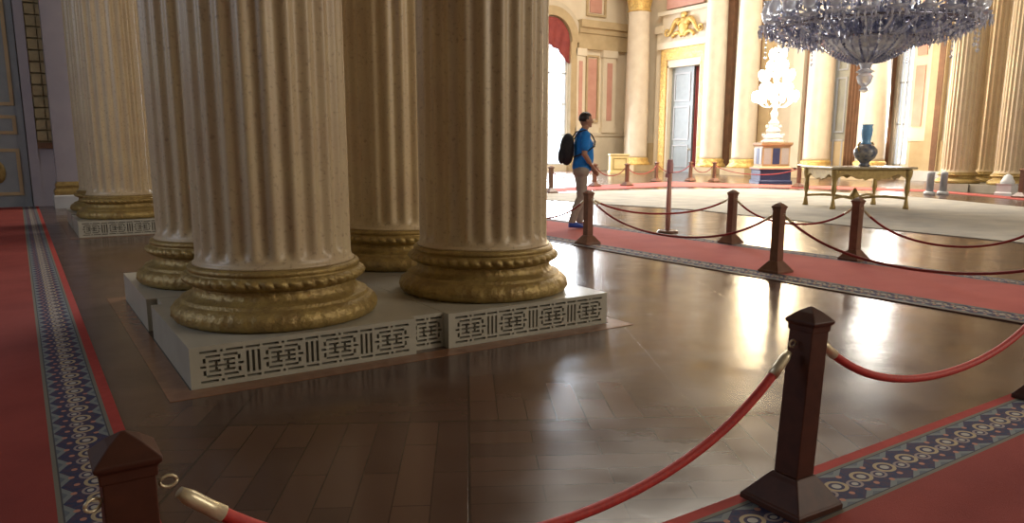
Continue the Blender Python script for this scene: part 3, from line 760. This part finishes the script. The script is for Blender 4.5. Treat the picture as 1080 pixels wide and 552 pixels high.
for i, lb in enumerate(('behind the man', 'in front of the yellow box', 'left of the far doorway', 'across the far doorway', 'under the pale column by the doorway', 'in front of the blue candelabrum pedestal')):
    rope(fpos[i], fpos[i+1], 0.26, 'thin red rope strung '+lb, r=0.016, z=0.62, off=0.08, mat='rope_velvet_dark', brass=False, group='thin red ropes of the far barrier')

# grey bollards
q = at(980, 205.5)
bo = thing('bollard', 'slim grey bollard with white foot, left one of the pair by the far right pier', 'bollard', (q.x, q.y, 0), 0, 'pair of grey bollards')
bm = BM(); lathe(bm, [(0.15, 0), (0.15, 0.08), (0.11, 0.10)], 24); obj('foot', bm, 'white_stone', bo)
bm = BM(); lathe(bm, [(0.095, 0.10), (0.095, 0.56), (0.10, 0.57), (0.10, 0.62), (0.06, 0.65)], 24); obj('post', bm, 'stud_grey', bo)
q = at(994, 205.5); dup(bo, (q.x, q.y, 0), label='slim grey bollard with white foot, right one of the pair, closer to the pier')
# white block at far right pier
q = at(1061, 206.6); wb = thing('pedestal', 'white marble pedestal block before the far right pier', 'pedestal', (q.x, q.y, 0))
bm = BM(); prism4(bm, [(0.22, 0), (0.22, 0.08), (0.19, 0.11), (0.19, 0.30), (0.22, 0.33)]); obj('block', bm, 'white_stone', wb)
bm = BM(); lathe(bm, [(0.16, 0.33), (0.18, 0.38), (0.14, 0.45), (0.10, 0.55), (0.02, 0.60)], 24); obj('finial', bm, 'white_stone', wb)
# pale yellow boxes
for (px, py, w_, h_, lb) in ((652, 183, 0.46, 1.0, 'pale yellow box on the floor left of the capital column'), (931, 187, 0.40, 0.95, 'pale yellow box beyond the table, right of the blue vase')):
    q = at(px, py); o = thing('floor_cabinet', lb, 'cabinet', (q.x, q.y, 0), YAW*-1)
    bm = BM(); prism4(bm, [(w_+0.04, 0), (w_+0.04, 0.12), (w_, 0.14), (w_, h_-0.1), (w_+0.04, h_-0.06), (w_+0.04, h_)]); obj('body', bm, 'pale_yellow', o)
    bm = BM(); frame_rect(bm, 'y', -w_, -w_*0.75, w_*0.75, 0.2, h_-0.2, 0.05, 0.02); obj('front_frame', bm, 'gilt', o)

# ------------------------------------------------------------------ gilded table with vase
TL, TRr = at(847, 217), at(955, 221)
u_ = Vector((0.80, -0.60, 0)).normalized(); v_ = Vector((0.60, 0.80, 0))
TH = 0.885; TLn = 1.62; TWd = 0.95
tb = thing('gilded_table', 'long gilded table with carved legs standing on the pale carpet', 'table', (15.4, 9.7, 0.012), math.radians(-30))
hl, hw = 0.87, 0.72
bm = BM(); bx(bm, -hl-0.06, hl+0.06, -hw-0.05, hw+0.05, TH-0.045, TH); o = obj('table_top', bm, 'table_top_stone', tb)
md = o.modifiers.new('bevel', 'BEVEL'); md.width = 0.015; md.segments = 2
bm = BM()
for s in (-1, 1):
    n = 24
    for axis_len, fx in ((hl, True), (hw, False)):
        top = []; bot = []
        off = s*((hw if fx else hl)-0.06)
        for i in range(n+1):
            uu = -axis_len+0.05+(2*axis_len-0.1)*i/n
            drop = 0.16+0.05*math.cos(i/n*PI*6)+(0.08 if abs(i-n/2) < 3 else 0)
            for lst, z in ((top, TH-0.045), (bot, TH-0.045-drop)):
                lst.append([bm.verts.new((uu, off+e_, z) if fx else (off+e_, uu, z)) for e_ in (-0.02, 0.02)])
        for i in range(n):
            for e_ in (0, 1): bm.faces.new((top[i][e_], top[i+1][e_], bot[i+1][e_], bot[i][e_]))
            bm.faces.new((bot[i][0], bot[i+1][0], bot[i+1][1], bot[i][1]))
obj('carved_apron', bm, 'gilt', tb)
for sx in (-1, 1):
    for sy in (-1, 1):
        bm = BM(); x, y = sx*(hl-0.07), sy*(hw-0.07); pr = []
        for i in range(19):
            z = i/18*(TH-0.05); tt = i/18
            r = 0.035+0.045*tt**2+0.012*math.sin(tt*16)
            pr.append((r if i > 1 else 0.06, z))
        lathe(bm, pr, 16, x, y); obj('leg', bm, 'gilt', tb)
bm = BM()
for sx in (-1, 1):
    for sy in (-1, 1):
        tube(bm, [(sx*(hl-0.07)*(1-k/10), sy*(hw-0.07)*(1-k/10), 0.22+0.05*math.sin(k/10*PI)-0.05*k/10) for k in range(11)], 0.028, 8)
lathe(bm, [(0.02, 0.14), (0.10, 0.18), (0.12, 0.24), (0.06, 0.33), (0.02, 0.42)], 20)
obj('stretcher', bm, 'gilt', tb)
vz = thing('tall_vase', 'tall porcelain vase with light blue neck standing on the gilded table', 'vase', (15.55, 9.62, 0.0125+TH))
bm = BM(); lathe(bm, [(0.11, 0), (0.13, 0.02), (0.09, 0.06), (0.11, 0.10), (0.20, 0.18), (0.245, 0.28), (0.24, 0.36), (0.17, 0.44), (0.12, 0.48)], 40); obj('body', bm, 'porcelain_dark', vz)
bm = BM(); lathe(bm, [(0.12, 0.48), (0.09, 0.52), (0.10, 0.62), (0.115, 0.72), (0.12, 0.80), (0.10, 0.86), (0.125, 0.90), (0.11, 0.90)], 40); obj('neck', bm, 'porcelain_blue', vz)
for s in (-1, 1):
    bm = BM(); tube(bm, [(s*(0.22+0.07*math.sin(k/10*PI)), 0, 0.32+0.02*k) for k in range(11)], 0.018, 8); obj('handle', bm, 'gilt', vz)

# ------------------------------------------------------------------ crystal candelabrum on its pedestal
q = at(814, 194); px_, py_ = q.x+0.35, q.y+0.35
pd = thing('candelabrum_pedestal', 'square navy and gold panelled pedestal under the glowing candelabrum', 'pedestal', (px_, py_, 0.0), -0.60)
pd.scale = (0.76, 0.76, 0.97)
bm = BM(); prism4(bm, [(0.80, 0), (0.80, 0.10), (0.74, 0.14), (0.74, 0.50), (0.78, 0.54)]); obj('step', bm, 'navy_panel', pd)
bm = BM(); prism4(bm, [(0.72, 0.54), (0.76, 0.60), (0.66, 0.66), (0.66, 1.40), (0.74, 1.46), (0.76, 1.55)]); obj('body', bm, 'wall_ochre', pd)
for s in (-1, 0, 1):
    for side in (0, 1):
        bm = BM()
        bx(bm, s*0.42-0.17, s*0.42+0.17, -0.69, -0.66, 0.74, 1.34) if side else bx(bm, -0.69, -0.66, s*0.42-0.17, s*0.42+0.17, 0.74, 1.34)
        obj('panel', bm, 'navy_panel' if s == 0 else 'stud_grey', pd)
bm = BM(); bx(bm, -0.82, 0.82, -0.82, 0.82, 0.545, 0.60); obj('red_band', bm, 'wall_pink', pd)
cd = thing('crystal_candelabrum', 'glowing crystal candelabrum full of lit globes on the navy pedestal', 'candelabrum', (px_, py_, 1.506))
cd.scale = (0.74, 0.74, 0.95)
bm = BM(); lathe(bm, [(0.55, 0), (0.58, 0.05), (0.42, 0.12), (0.50, 0.2), (0.30, 0.35), (0.38, 0.45), (0.20, 0.6), (0.27, 0.75), (0.13, 0.9), (0.20, 1.1), (0.10, 1.25), (0.16, 1.6), (0.08, 2.0), (0.14, 2.5), (0.05, 3.1), (0.1, 3.3), (0.01, 3.6)], 16, smooth=False); obj('stem', bm, 'crystal_clear', cd)
bm = BM()
for k in range(24):
    for rr, zz in ((0.52, 0.3), (0.36, 0.62)):
        gem(bm, (rr*math.cos(k*PI/12), rr*math.sin(k*PI/12), zz), 0.035, 0.16)
obj('prism_skirt', bm, 'crystal_clear', cd)
for n_, rr, zz in ((13, 0.98, 1.75), (10, 0.66, 2.05), (10, 0.74, 2.55), (6, 0.40, 2.9), (4, 0.30, 3.35)):
    for k in range(n_):
        a = 2*PI*k/n_+zz; bm = BM(); ca, sa = math.cos(a), math.sin(a)
        tube(bm, [(rr*u*ca, rr*u*sa, zz-0.35+0.12*math.sin(u*PI*1.5+2.5)+0.15*u) for u in [i/8 for i in range(9)]], 0.02, 6)
        lathe(bm, [(0.02, zz-0.2), (0.11, zz-0.17), (0.05, zz-0.13)], 10, rr*ca, rr*sa)
        arm = obj('arm', bm, 'crystal_clear', cd)
        bm = BM(); blob(bm, (rr*ca, rr*sa, zz+0.02), 0.15, 0.15, 0.19, 12, 8); obj('globe', bm, 'lamp_glow', arm)
l = bpy.data.lights.new('candelabrum_light', 'POINT'); l.energy = 1300; l.color = (1.0, 0.74, 0.42); l.shadow_soft_size = 0.9
lo = bpy.data.objects.new('candelabrum_light', l); C.objects.link(lo); lo.location = (px_-0.9, py_-0.9, 4.0)

# ------------------------------------------------------------------ great crystal chandelier
CX, CY = 15.55, 9.78
ch = thing('crystal_chandelier', 'huge blue-tinted crystal chandelier hanging over the gilded table', 'chandelier', (CX, CY, 2.48))
bm = BM(); lathe(bm, [(0.02, 0), (0.10, 0.05), (0.05, 0.12), (0.13, 0.20), (0.17, 0.34), (0.12, 0.40), (0.20, 0.44), (0.10, 0.50), (0.14, 0.62), (0.22, 0.68), (0.12, 0.74), (0.10, 0.9), (0.2, 1.1), (0.1, 1.3), (0.25, 1.6), (0.12, 2.0), (0.3, 2.4), (0.12, 2.8), (0.2, 3.4), (0.08, 4.2), (0.16, 4.6), (0.05, 5.0)], 20, smooth=False); obj('stem', bm, 'crystal_clear', ch)
bm = BM(); tube(bm, [(0, 0, 4.9), (0, 0, HC-2.48)], 0.04, 8); obj('hanging_chain', bm, 'brass', ch)
bm = BM()
lathe(bm, [(0.14, 0.62), (0.40, 0.72), (0.75, 0.86), (0.98, 1.04), (1.02, 1.10), (0.96, 1.10), (0.72, 0.92), (0.38, 0.78)], 48, mod=lambda r, a, k, z: r*(1+0.02*math.sin(a*24)), smooth=False)
obj('bowl', bm, 'crystal', ch)
bm = BM()
for r, z in ((1.02, 1.10), (1.5, 1.40), (2.05, 1.32), (1.5, 2.1), (0.9, 2.9)):
    tube(bm, [(r*math.cos(2*PI*k/64), r*math.sin(2*PI*k/64), z) for k in range(65)], 0.028, 8)
for k in range(12):
    a = PI*k/6; tube(bm, [(r*math.cos(a), r*math.sin(a), z) for r, z in ((0.1, 1.7), (0.8, 1.45), (1.5, 1.40), (2.05, 1.32))], 0.02, 6)
obj('frame', bm, 'silvered_metal', ch)
def chain(bm, A, B, n, sag, r, h):
    A, B = Vector(A), Vector(B)
    for i in range(n+1):
        u = i/n; p = A.lerp(B, u); p.z -= sag*4*u*(1-u); gem(bm, p, r, h)
for k in range(32):          # radial bead chains of the lower basket
    a = 2*PI*k/32; bm = BM(); ca, sa = math.cos(a), math.sin(a)
    chain(bm, (1.05*ca, 1.05*sa, 1.12), (0.2*ca, 0.2*sa, 0.64), 14, 0.10, 0.032, 0.075)
    chain(bm, (2.05*ca, 2.05*sa, 1.32), (1.05*ca, 1.05*sa, 1.12), 14, 0.14, 0.032, 0.08)
    chain(bm, (1.5*ca, 1.5*sa, 2.5), (1.02*ca, 1.02*sa, 1.25), 12, 0.1, 0.032, 0.09)
    for j in range(26):
        rr = random.uniform(0.35, 2.05); aa = a+random.uniform(-0.1, 0.1); zz = 0.78+0.42*(rr/2.05)**0.8+random.uniform(0.0, 0.55)
        gem(bm, (rr*math.cos(aa), rr*math.sin(aa), zz), random.uniform(0.03, 0.06), random.uniform(0.09, 0.2))
    obj('bead_chain', bm, 'crystal' if k % 2 else 'crystal_blue', ch)
tiers = [(24, 2.08, 1.44, 0.0), (20, 1.72, 1.84, 0.1), (16, 1.3, 2.35, 0.0), (10, 0.85, 3.0, 0.2)]
protos = {}
for n_, R_, Z_, ph in tiers:
    bmA, bmS, bmD = BM(), BM(), BM()
    tube(bmA, [(R_*(0.25+0.75*u), 0, Z_-0.12-0.30*math.sin(u*PI)*(1-u*0.5)+0.10*u) for u in [i/12 for i in range(13)]], 0.026, 8)
    lathe(bmA, [(0.03, Z_-0.06), (0.17, Z_-0.02), (0.20, Z_+0.01), (0.06, Z_+0.02), (0.05, Z_+0.10)], 14, R_, 0, smooth=False)
    lathe(bmS, [(0.05, Z_+0.10), (0.11, Z_+0.16), (0.145, Z_+0.26), (0.12, Z_+0.38), (0.085, Z_+0.46), (0.12, Z_+0.52), (0.115, Z_+0.52), (0.075, Z_+0.46), (0.10, Z_+0.37)], 14, R_, 0, cap=False)
    for k in range(9):
        a = 2*PI*k/9
        gem(bmD, (R_+0.18*math.cos(a), 0.18*math.sin(a), Z_-0.12), 0.026, 0.16)
        gem(bmD, (R_+0.17*math.cos(a), 0.17*math.sin(a), Z_-0.02), 0.018, 0.05)
    for k in range(4): gem(bmD, (R_*(0.35+0.16*k), 0, Z_-0.45+0.03*k), 0.035, 0.2)
    chain(bmD, (R_, 0.1, Z_), (R_*math.cos(2*PI/n_), R_*math.sin(2*PI/n_)-0.1, Z_), 9, 0.16, 0.026, 0.07)
    a0_ = obj('arm', bmA, 'crystal', ch); s0_ = obj('glass_shade', bmS, 'crystal_clear', a0_); d0_ = obj('prism_drops', bmD, 'crystal', a0_)
    for k in range(n_):
        if k == 0: aa = a0_
        else:
            aa = a0_.copy(); C.objects.link(aa)
            for s_ in (s0_, d0_): cc = s_.copy(); C.objects.link(cc); cc.parent = aa
        aa.rotation_euler = (0, 0, 2*PI*k/n_+ph)
for o_ in bpy.data.objects:
    if o_.name.split('.')[0] in ('bead_chain', 'prism_drops'): o_['kind'] = 'stuff'
# long crystal pendants under the outer ring
for k in range(12):
    a = 2*PI*k/12+0.13; bm = BM(); x, y = 2.08*math.cos(a), 2.08*math.sin(a)
    for j in range(5): gem(bm, (x, y, 1.25-0.11*j), 0.035+0.012*(j == 4), 0.11)
    obj('pendant', bm, 'crystal_clear', ch)

# ------------------------------------------------------------------ walking man
def bm_mesh(bm):
    me = bpy.data.meshes.new('tmp'); bm.to_mesh(me); bm.free(); return me
def skin_mesh(verts, edges, root=0, sub=1):
    """tapered limbs with elliptical sections between joints; a voxel remesh fuses them into one skin"""
    bm = BM(); N = 20
    for a, b_ in edges:
        A, B = verts[a], verts[b_]; pa_, pb_ = Vector(A[:3]), Vector(B[:3]); d = (pb_-pa_).normalized()
        ra, rb = (A[3], A[4] if len(A) > 4 else A[3]), (B[3], B[4] if len(B) > 4 else B[3])
        side = Vector((0, 1, 0)) - d*d.y
        if side.length < 0.3: side = Vector((1, 0, 0)) - d*d.x
        side.normalize(); fw = d.cross(side); rings = []
        if len(A) <= 4: ra = (min(ra[0], rb[0]*1.0),)*2 if len(B) <= 4 else ra
        for u in (0.0, 0.25, 0.5, 0.75, 1.0):
            c_ = pa_.lerp(pb_, u); rs = ra[0]+(rb[0]-ra[0])*u; rf = ra[1]+(rb[1]-ra[1])*u
            if len(A) <= 4 < len(B) or len(B) <= 4 < len(A):
                m_ = min(A[3], B[3], *( [B[4]] if len(B) > 4 else []), *([A[4]] if len(A) > 4 else [])); rs = rf = m_
            rings.append([bm.verts.new(c_+side*rs*math.cos(2*PI*k/N)+fw*rf*math.sin(2*PI*k/N)) for k in range(N)])
        for r0, r1 in zip(rings, rings[1:]):
            for k in range(N): bm.faces.new((r0[k], r0[(k+1) % N], r1[(k+1) % N], r1[k]))
        bm.faces.new(list(reversed(rings[0]))); bm.faces.new(rings[-1])
    for v in verts:
        ry = v[3]; rx = v[4] if len(v) > 4 else v[3]
        blob(bm, v[:3], rx, ry, min(rx, ry), 16, 12)
    bmesh.ops.recalc_face_normals(bm, faces=bm.faces[:])
    return bm_mesh(bm)
def remeshed(meshes, voxel, name, mat, parent, smooth=2):
    bm = bmesh.new()
    for me in meshes: bm.from_mesh(me)
    me = bpy.data.meshes.new('tmp'); bm.to_mesh(me); bm.free()
    o = bpy.data.objects.new('tmp', me); C.objects.link(o)
    md = o.modifiers.new('r', 'REMESH'); md.mode = 'VOXEL'; md.voxel_size = voxel; md.use_smooth_shade = True
    if smooth: s = o.modifiers.new('s', 'SMOOTH'); s.iterations = smooth; s.factor = 0.5
    bpy.context.view_layer.update()
    out = bpy.data.meshes.new_from_object(o.evaluated_get(bpy.context.evaluated_depsgraph_get()))
    bpy.data.objects.remove(o)
    out.materials.clear(); out.materials.append(MATS[mat]); out.name = name
    q = bpy.data.objects.new(name, out); C.objects.link(q); q.parent = parent
    return q
# local frame: +x is forward (the way he faces), +y his left, z up
q = at(608.5, 241.5)
man = thing('person', 'man in a blue polo shirt and khaki trousers walking on the middle runner', 'person', (q.x, q.y, T+0.016), -0.42); man.rotation_euler = (0, 0.055, -0.42)
V = []; Ed = []
def vx(*a): V.append(a); return len(V)-1
pel = vx(0.0, 0, 0.98, 0.15, 0.12); bel = vx(0.02, 0, 1.10, 0.14, 0.115); che = vx(0.01, 0, 1.30, 0.16, 0.12); sh = vx(-0.01, 0, 1.44, 0.12, 0.09)
nk = vx(0.0, 0, 1.53, 0.055); hd = vx(0.03, 0, 1.60, 0.055)
Ed += [(pel, bel), (bel, che), (che, sh), (sh, nk), (nk, hd)]
legs = []
for s, kx, ax, tx in ((1, 0.07, 0.08, 0.0), (-1, 0.02, -0.09, 0.0)):
    h = vx(0.0, s*0.10, 0.90, 0.095); k_ = vx(kx, s*0.10, 0.50, 0.060); cf = vx((kx+ax)/2-0.02, s*0.10, 0.34, 0.058); a_ = vx(ax-0.02, s*0.10, 0.10, 0.038)
    f1 = vx(ax+0.04, s*0.105, 0.045, 0.036); f2 = vx(ax+0.15, s*0.115, 0.03, 0.026)
    Ed += [(pel, h), (h, k_), (k_, cf), (cf, a_), (a_, f1), (f1, f2)]
hands = []
for s in (1, -1):
    s1 = vx(-0.01, s*0.17, 1.44, 0.062); el = vx(-0.03, s*0.255, 1.16, 0.043); fa = vx(0.06, s*0.225, 1.05, 0.038); wr = vx(0.17, s*0.13, 0.95, 0.027)
    p_ = vx(0.215, s*0.09, 0.915, 0.034, 0.02); p2_ = vx(0.245, s*0.065, 0.89, 0.036, 0.02)
    Ed += [(sh, s1), (s1, el), (el, fa), (fa, wr), (wr, p_), (p_, p2_)]
    hands.append((s, p_, p2_))
body_me = skin_mesh(V, Ed, pel, 1)
parts = [body_me]
for s, p_, p2_ in hands:
    base = Vector(V[p2_][:3])
    for k in range(4):
        o_ = Vector((0.0, 0, 0.028-0.018*k)); ln = (0.85, 1.0, 0.95, 0.75)[k]
        a = base+o_; b_ = a+Vector((0.030, -s*0.018, -0.018))*ln; c_ = b_+Vector((0.012, -s*0.026, -0.012))*ln; d_ = c_+Vector((-0.008, -s*0.020, -0.010))*ln
        bmq = BM(); tube(bmq, [a-Vector((0.02, 0, 0)), a, b_, c_, d_], [0.010, 0.010, 0.0092, 0.0085, 0.006], 8); parts.append(bm_mesh(bmq))
    bmq = BM(); a = Vector(V[p_][:3])+Vector((0, 0, 0.015)); tube(bmq, [a, a+Vector((0.02, -s*0.01, 0.03)), a+Vector((0.045, -s*0.025, 0.035)), a+Vector((0.062, -s*0.038, 0.025))], [0.014, 0.012, 0.010, 0.008], 8); parts.append(bm_mesh(bmq))
bmq = BM()      # head with brow, nose, chin and ears
blob(bmq, (0.025, 0, 1.685), 0.098, 0.077, 0.115, 32, 24)
for v in bmq.verts:
    d = v.co-Vector((0.025, 0, 1.685))
    if d.z < -0.02: v.co.x += 0.018*min(1, (-d.z-0.02)/0.07)*(1 if d.x > 0 else 0.1); v.co.y *= 1-0.25*min(1, (-d.z)/0.12)
    if d.x > 0.07 and abs(d.z+0.0) < 0.025 and 0.015 < abs(v.co.y) < 0.045: v.co.x -= 0.008
blob(bmq, (0.128, 0, 1.668), 0.020, 0.013, 0.022); blob(bmq, (0.120, 0, 1.69), 0.012, 0.009, 0.03)
blob(bmq, (0.112, 0, 1.635), 0.014, 0.024, 0.006); blob(bmq, (0.112, 0, 1.622), 0.013, 0.021, 0.006); blob(bmq, (0.105, 0, 1.597), 0.02, 0.02, 0.016)
for s in (-1, 1): blob(bmq, (0.02, s*0.078, 1.68), 0.018, 0.010, 0.032)
parts.append(bm_mesh(bmq))
body = remeshed(parts, 0.006, 'body', 'skin', man, 2)
for s in (-1, 1):
    bm = BM(); blob(bm, (0.1065, s*0.030, 1.692), 0.009, 0.012, 0.008); obj('eye', bm, 'hair', man)
bm = BM(); blob(bm, (0.012, 0, 1.712), 0.108, 0.086, 0.102, 28, 20)
for v in bm.verts:
    d = v.co-Vector((0.012, 0, 1.712))
    if d.x > 0.02 and d.z < 0.045: v.co.x = 0.012+0.02+(d.x-0.02)*0.35
    if d.z < -0.03: v.co.z = 1.712-0.03+(d.z+0.03)*0.6
    v.co += Vector((0.004*math.sin(v.co.y*160), 0.003*math.sin(v.co.z*150), 0.004*math.sin(v.co.x*150+v.co.y*90)))
obj('hair', bm, 'hair', man)
# shirt
V2 = []; E2 = []
def v2(*a): V2.append(a); return len(V2)-1
a0 = v2(0.01, 0, 0.97, 0.185, 0.155); a1 = v2(0.03, 0, 1.10, 0.175, 0.16); a2 = v2(0.01, 0, 1.30, 0.185, 0.15); a3 = v2(-0.01, 0, 1.44, 0.14, 0.105); a4 = v2(-0.005, 0, 1.50, 0.075)
E2 += [(a0, a1), (a1, a2), (a2, a3), (a3, a4)]
for s in (1, -1):
    b0 = v2(-0.01, s*0.18, 1.44, 0.078); b1 = v2(-0.025, s*0.235, 1.26, 0.070); E2 += [(a3, b0), (b0, b1)]
remeshed([skin_mesh(V2, E2, a0, 1)], 0.012, 'polo_shirt', 'shirt_blue', man, 2)
bm = BM(); tube(bm, [(0.055*math.cos(a)+0.0, 0.065*math.sin(a), 1.515+0.012*math.cos(a+PI)) for a in [2*PI*k/20 for k in range(21)]], 0.013, 8); obj('collar', bm, 'shirt_blue', man)
bm = BM(); blob(bm, (0.155, -0.06, 1.33), 0.008, 0.035, 0.045); blob(bm, (0.15, 0.07, 1.28), 0.008, 0.02, 0.03); obj('shirt_emblem', bm, 'white_cloth', man, label='small white print on the chest')
V2 = []; E2 = []
a0 = v2(0.0, 0, 1.0, 0.17, 0.14); a1 = v2(0.0, 0, 0.92, 0.18, 0.135); E2 += [(a0, a1)]
for s, kx, ax in ((1, 0.07, 0.08), (-1, 0.02, -0.09)):
    h = v2(0.0, s*0.09, 0.89, 0.114); k_ = v2(kx, s*0.10, 0.50, 0.083); cf = v2((kx+ax)/2-0.02, s*0.10, 0.32, 0.075); a_ = v2(ax-0.02, s*0.10, 0.11, 0.062)
    E2 += [(a1, h), (h, k_), (k_, cf), (cf, a_)]
remeshed([skin_mesh(V2, E2, a0, 1)], 0.012, 'trousers', 'khaki', man, 2)
for s, ax in ((1, 0.08), (-1, -0.09)):
    bm = BM(); prof = [(-0.075, 0.030, 0.07), (-0.05, 0.042, 0.09), (0.0, 0.046, 0.095), (0.05, 0.046, 0.08), (0.11, 0.048, 0.06), (0.17, 0.042, 0.045), (0.195, 0.02, 0.03)]
    rings = []
    for xx, hw_, ht in prof:
        rings.append([bm.verts.new((ax+xx, s*0.11+hw_*math.cos(2*PI*k/12), max(0.0, ht*0.5+ht*0.55*math.sin(2*PI*k/12)))) for k in range(12)])
    for r0, r1 in zip(rings, rings[1:]):
        for k in range(12): bm.faces.new((r0[k], r0[(k+1) % 12], r1[(k+1) % 12], r1[k])).smooth = True
    bm.faces.new(rings[0]); bm.faces.new(rings[-1]); obj('shoe', bm, 'shoe_blue', man)
bp = thing('backpack', 'black backpack worn on the back of the man in blue', 'backpack', (q.x, q.y, T+0.016), -0.42); bp.rotation_euler = (0, 0.055, -0.42)
bm = BM(); blob(bm, (-0.245, 0, 1.22), 0.12, 0.155, 0.25, 24, 16)
for v in bm.verts:
    v.co.x = max(v.co.x, -0.37) if v.co.z < 1.35 else v.co.x
    v.co.x = min(v.co.x, -0.165)
obj('pack', bm, 'black_cloth', bp)
bm = BM(); blob(bm, (-0.33, 0, 1.12), 0.055, 0.11, 0.13, 16, 12); obj('pocket', bm, 'black_cloth', bp)
for s in (-1, 1):
    bm = BM(); tube(bm, [(-0.17, s*0.09, 1.38), (-0.10, s*0.10, 1.50), (0.0, s*0.10, 1.53), (0.11, s*0.105, 1.46), (0.165, s*0.12, 1.36), (0.15, s*0.155, 1.29), (0.02, s*0.195, 1.20), (-0.17, s*0.13, 1.10)], 0.011, 8); obj('strap', bm, 'black_cloth', bp)
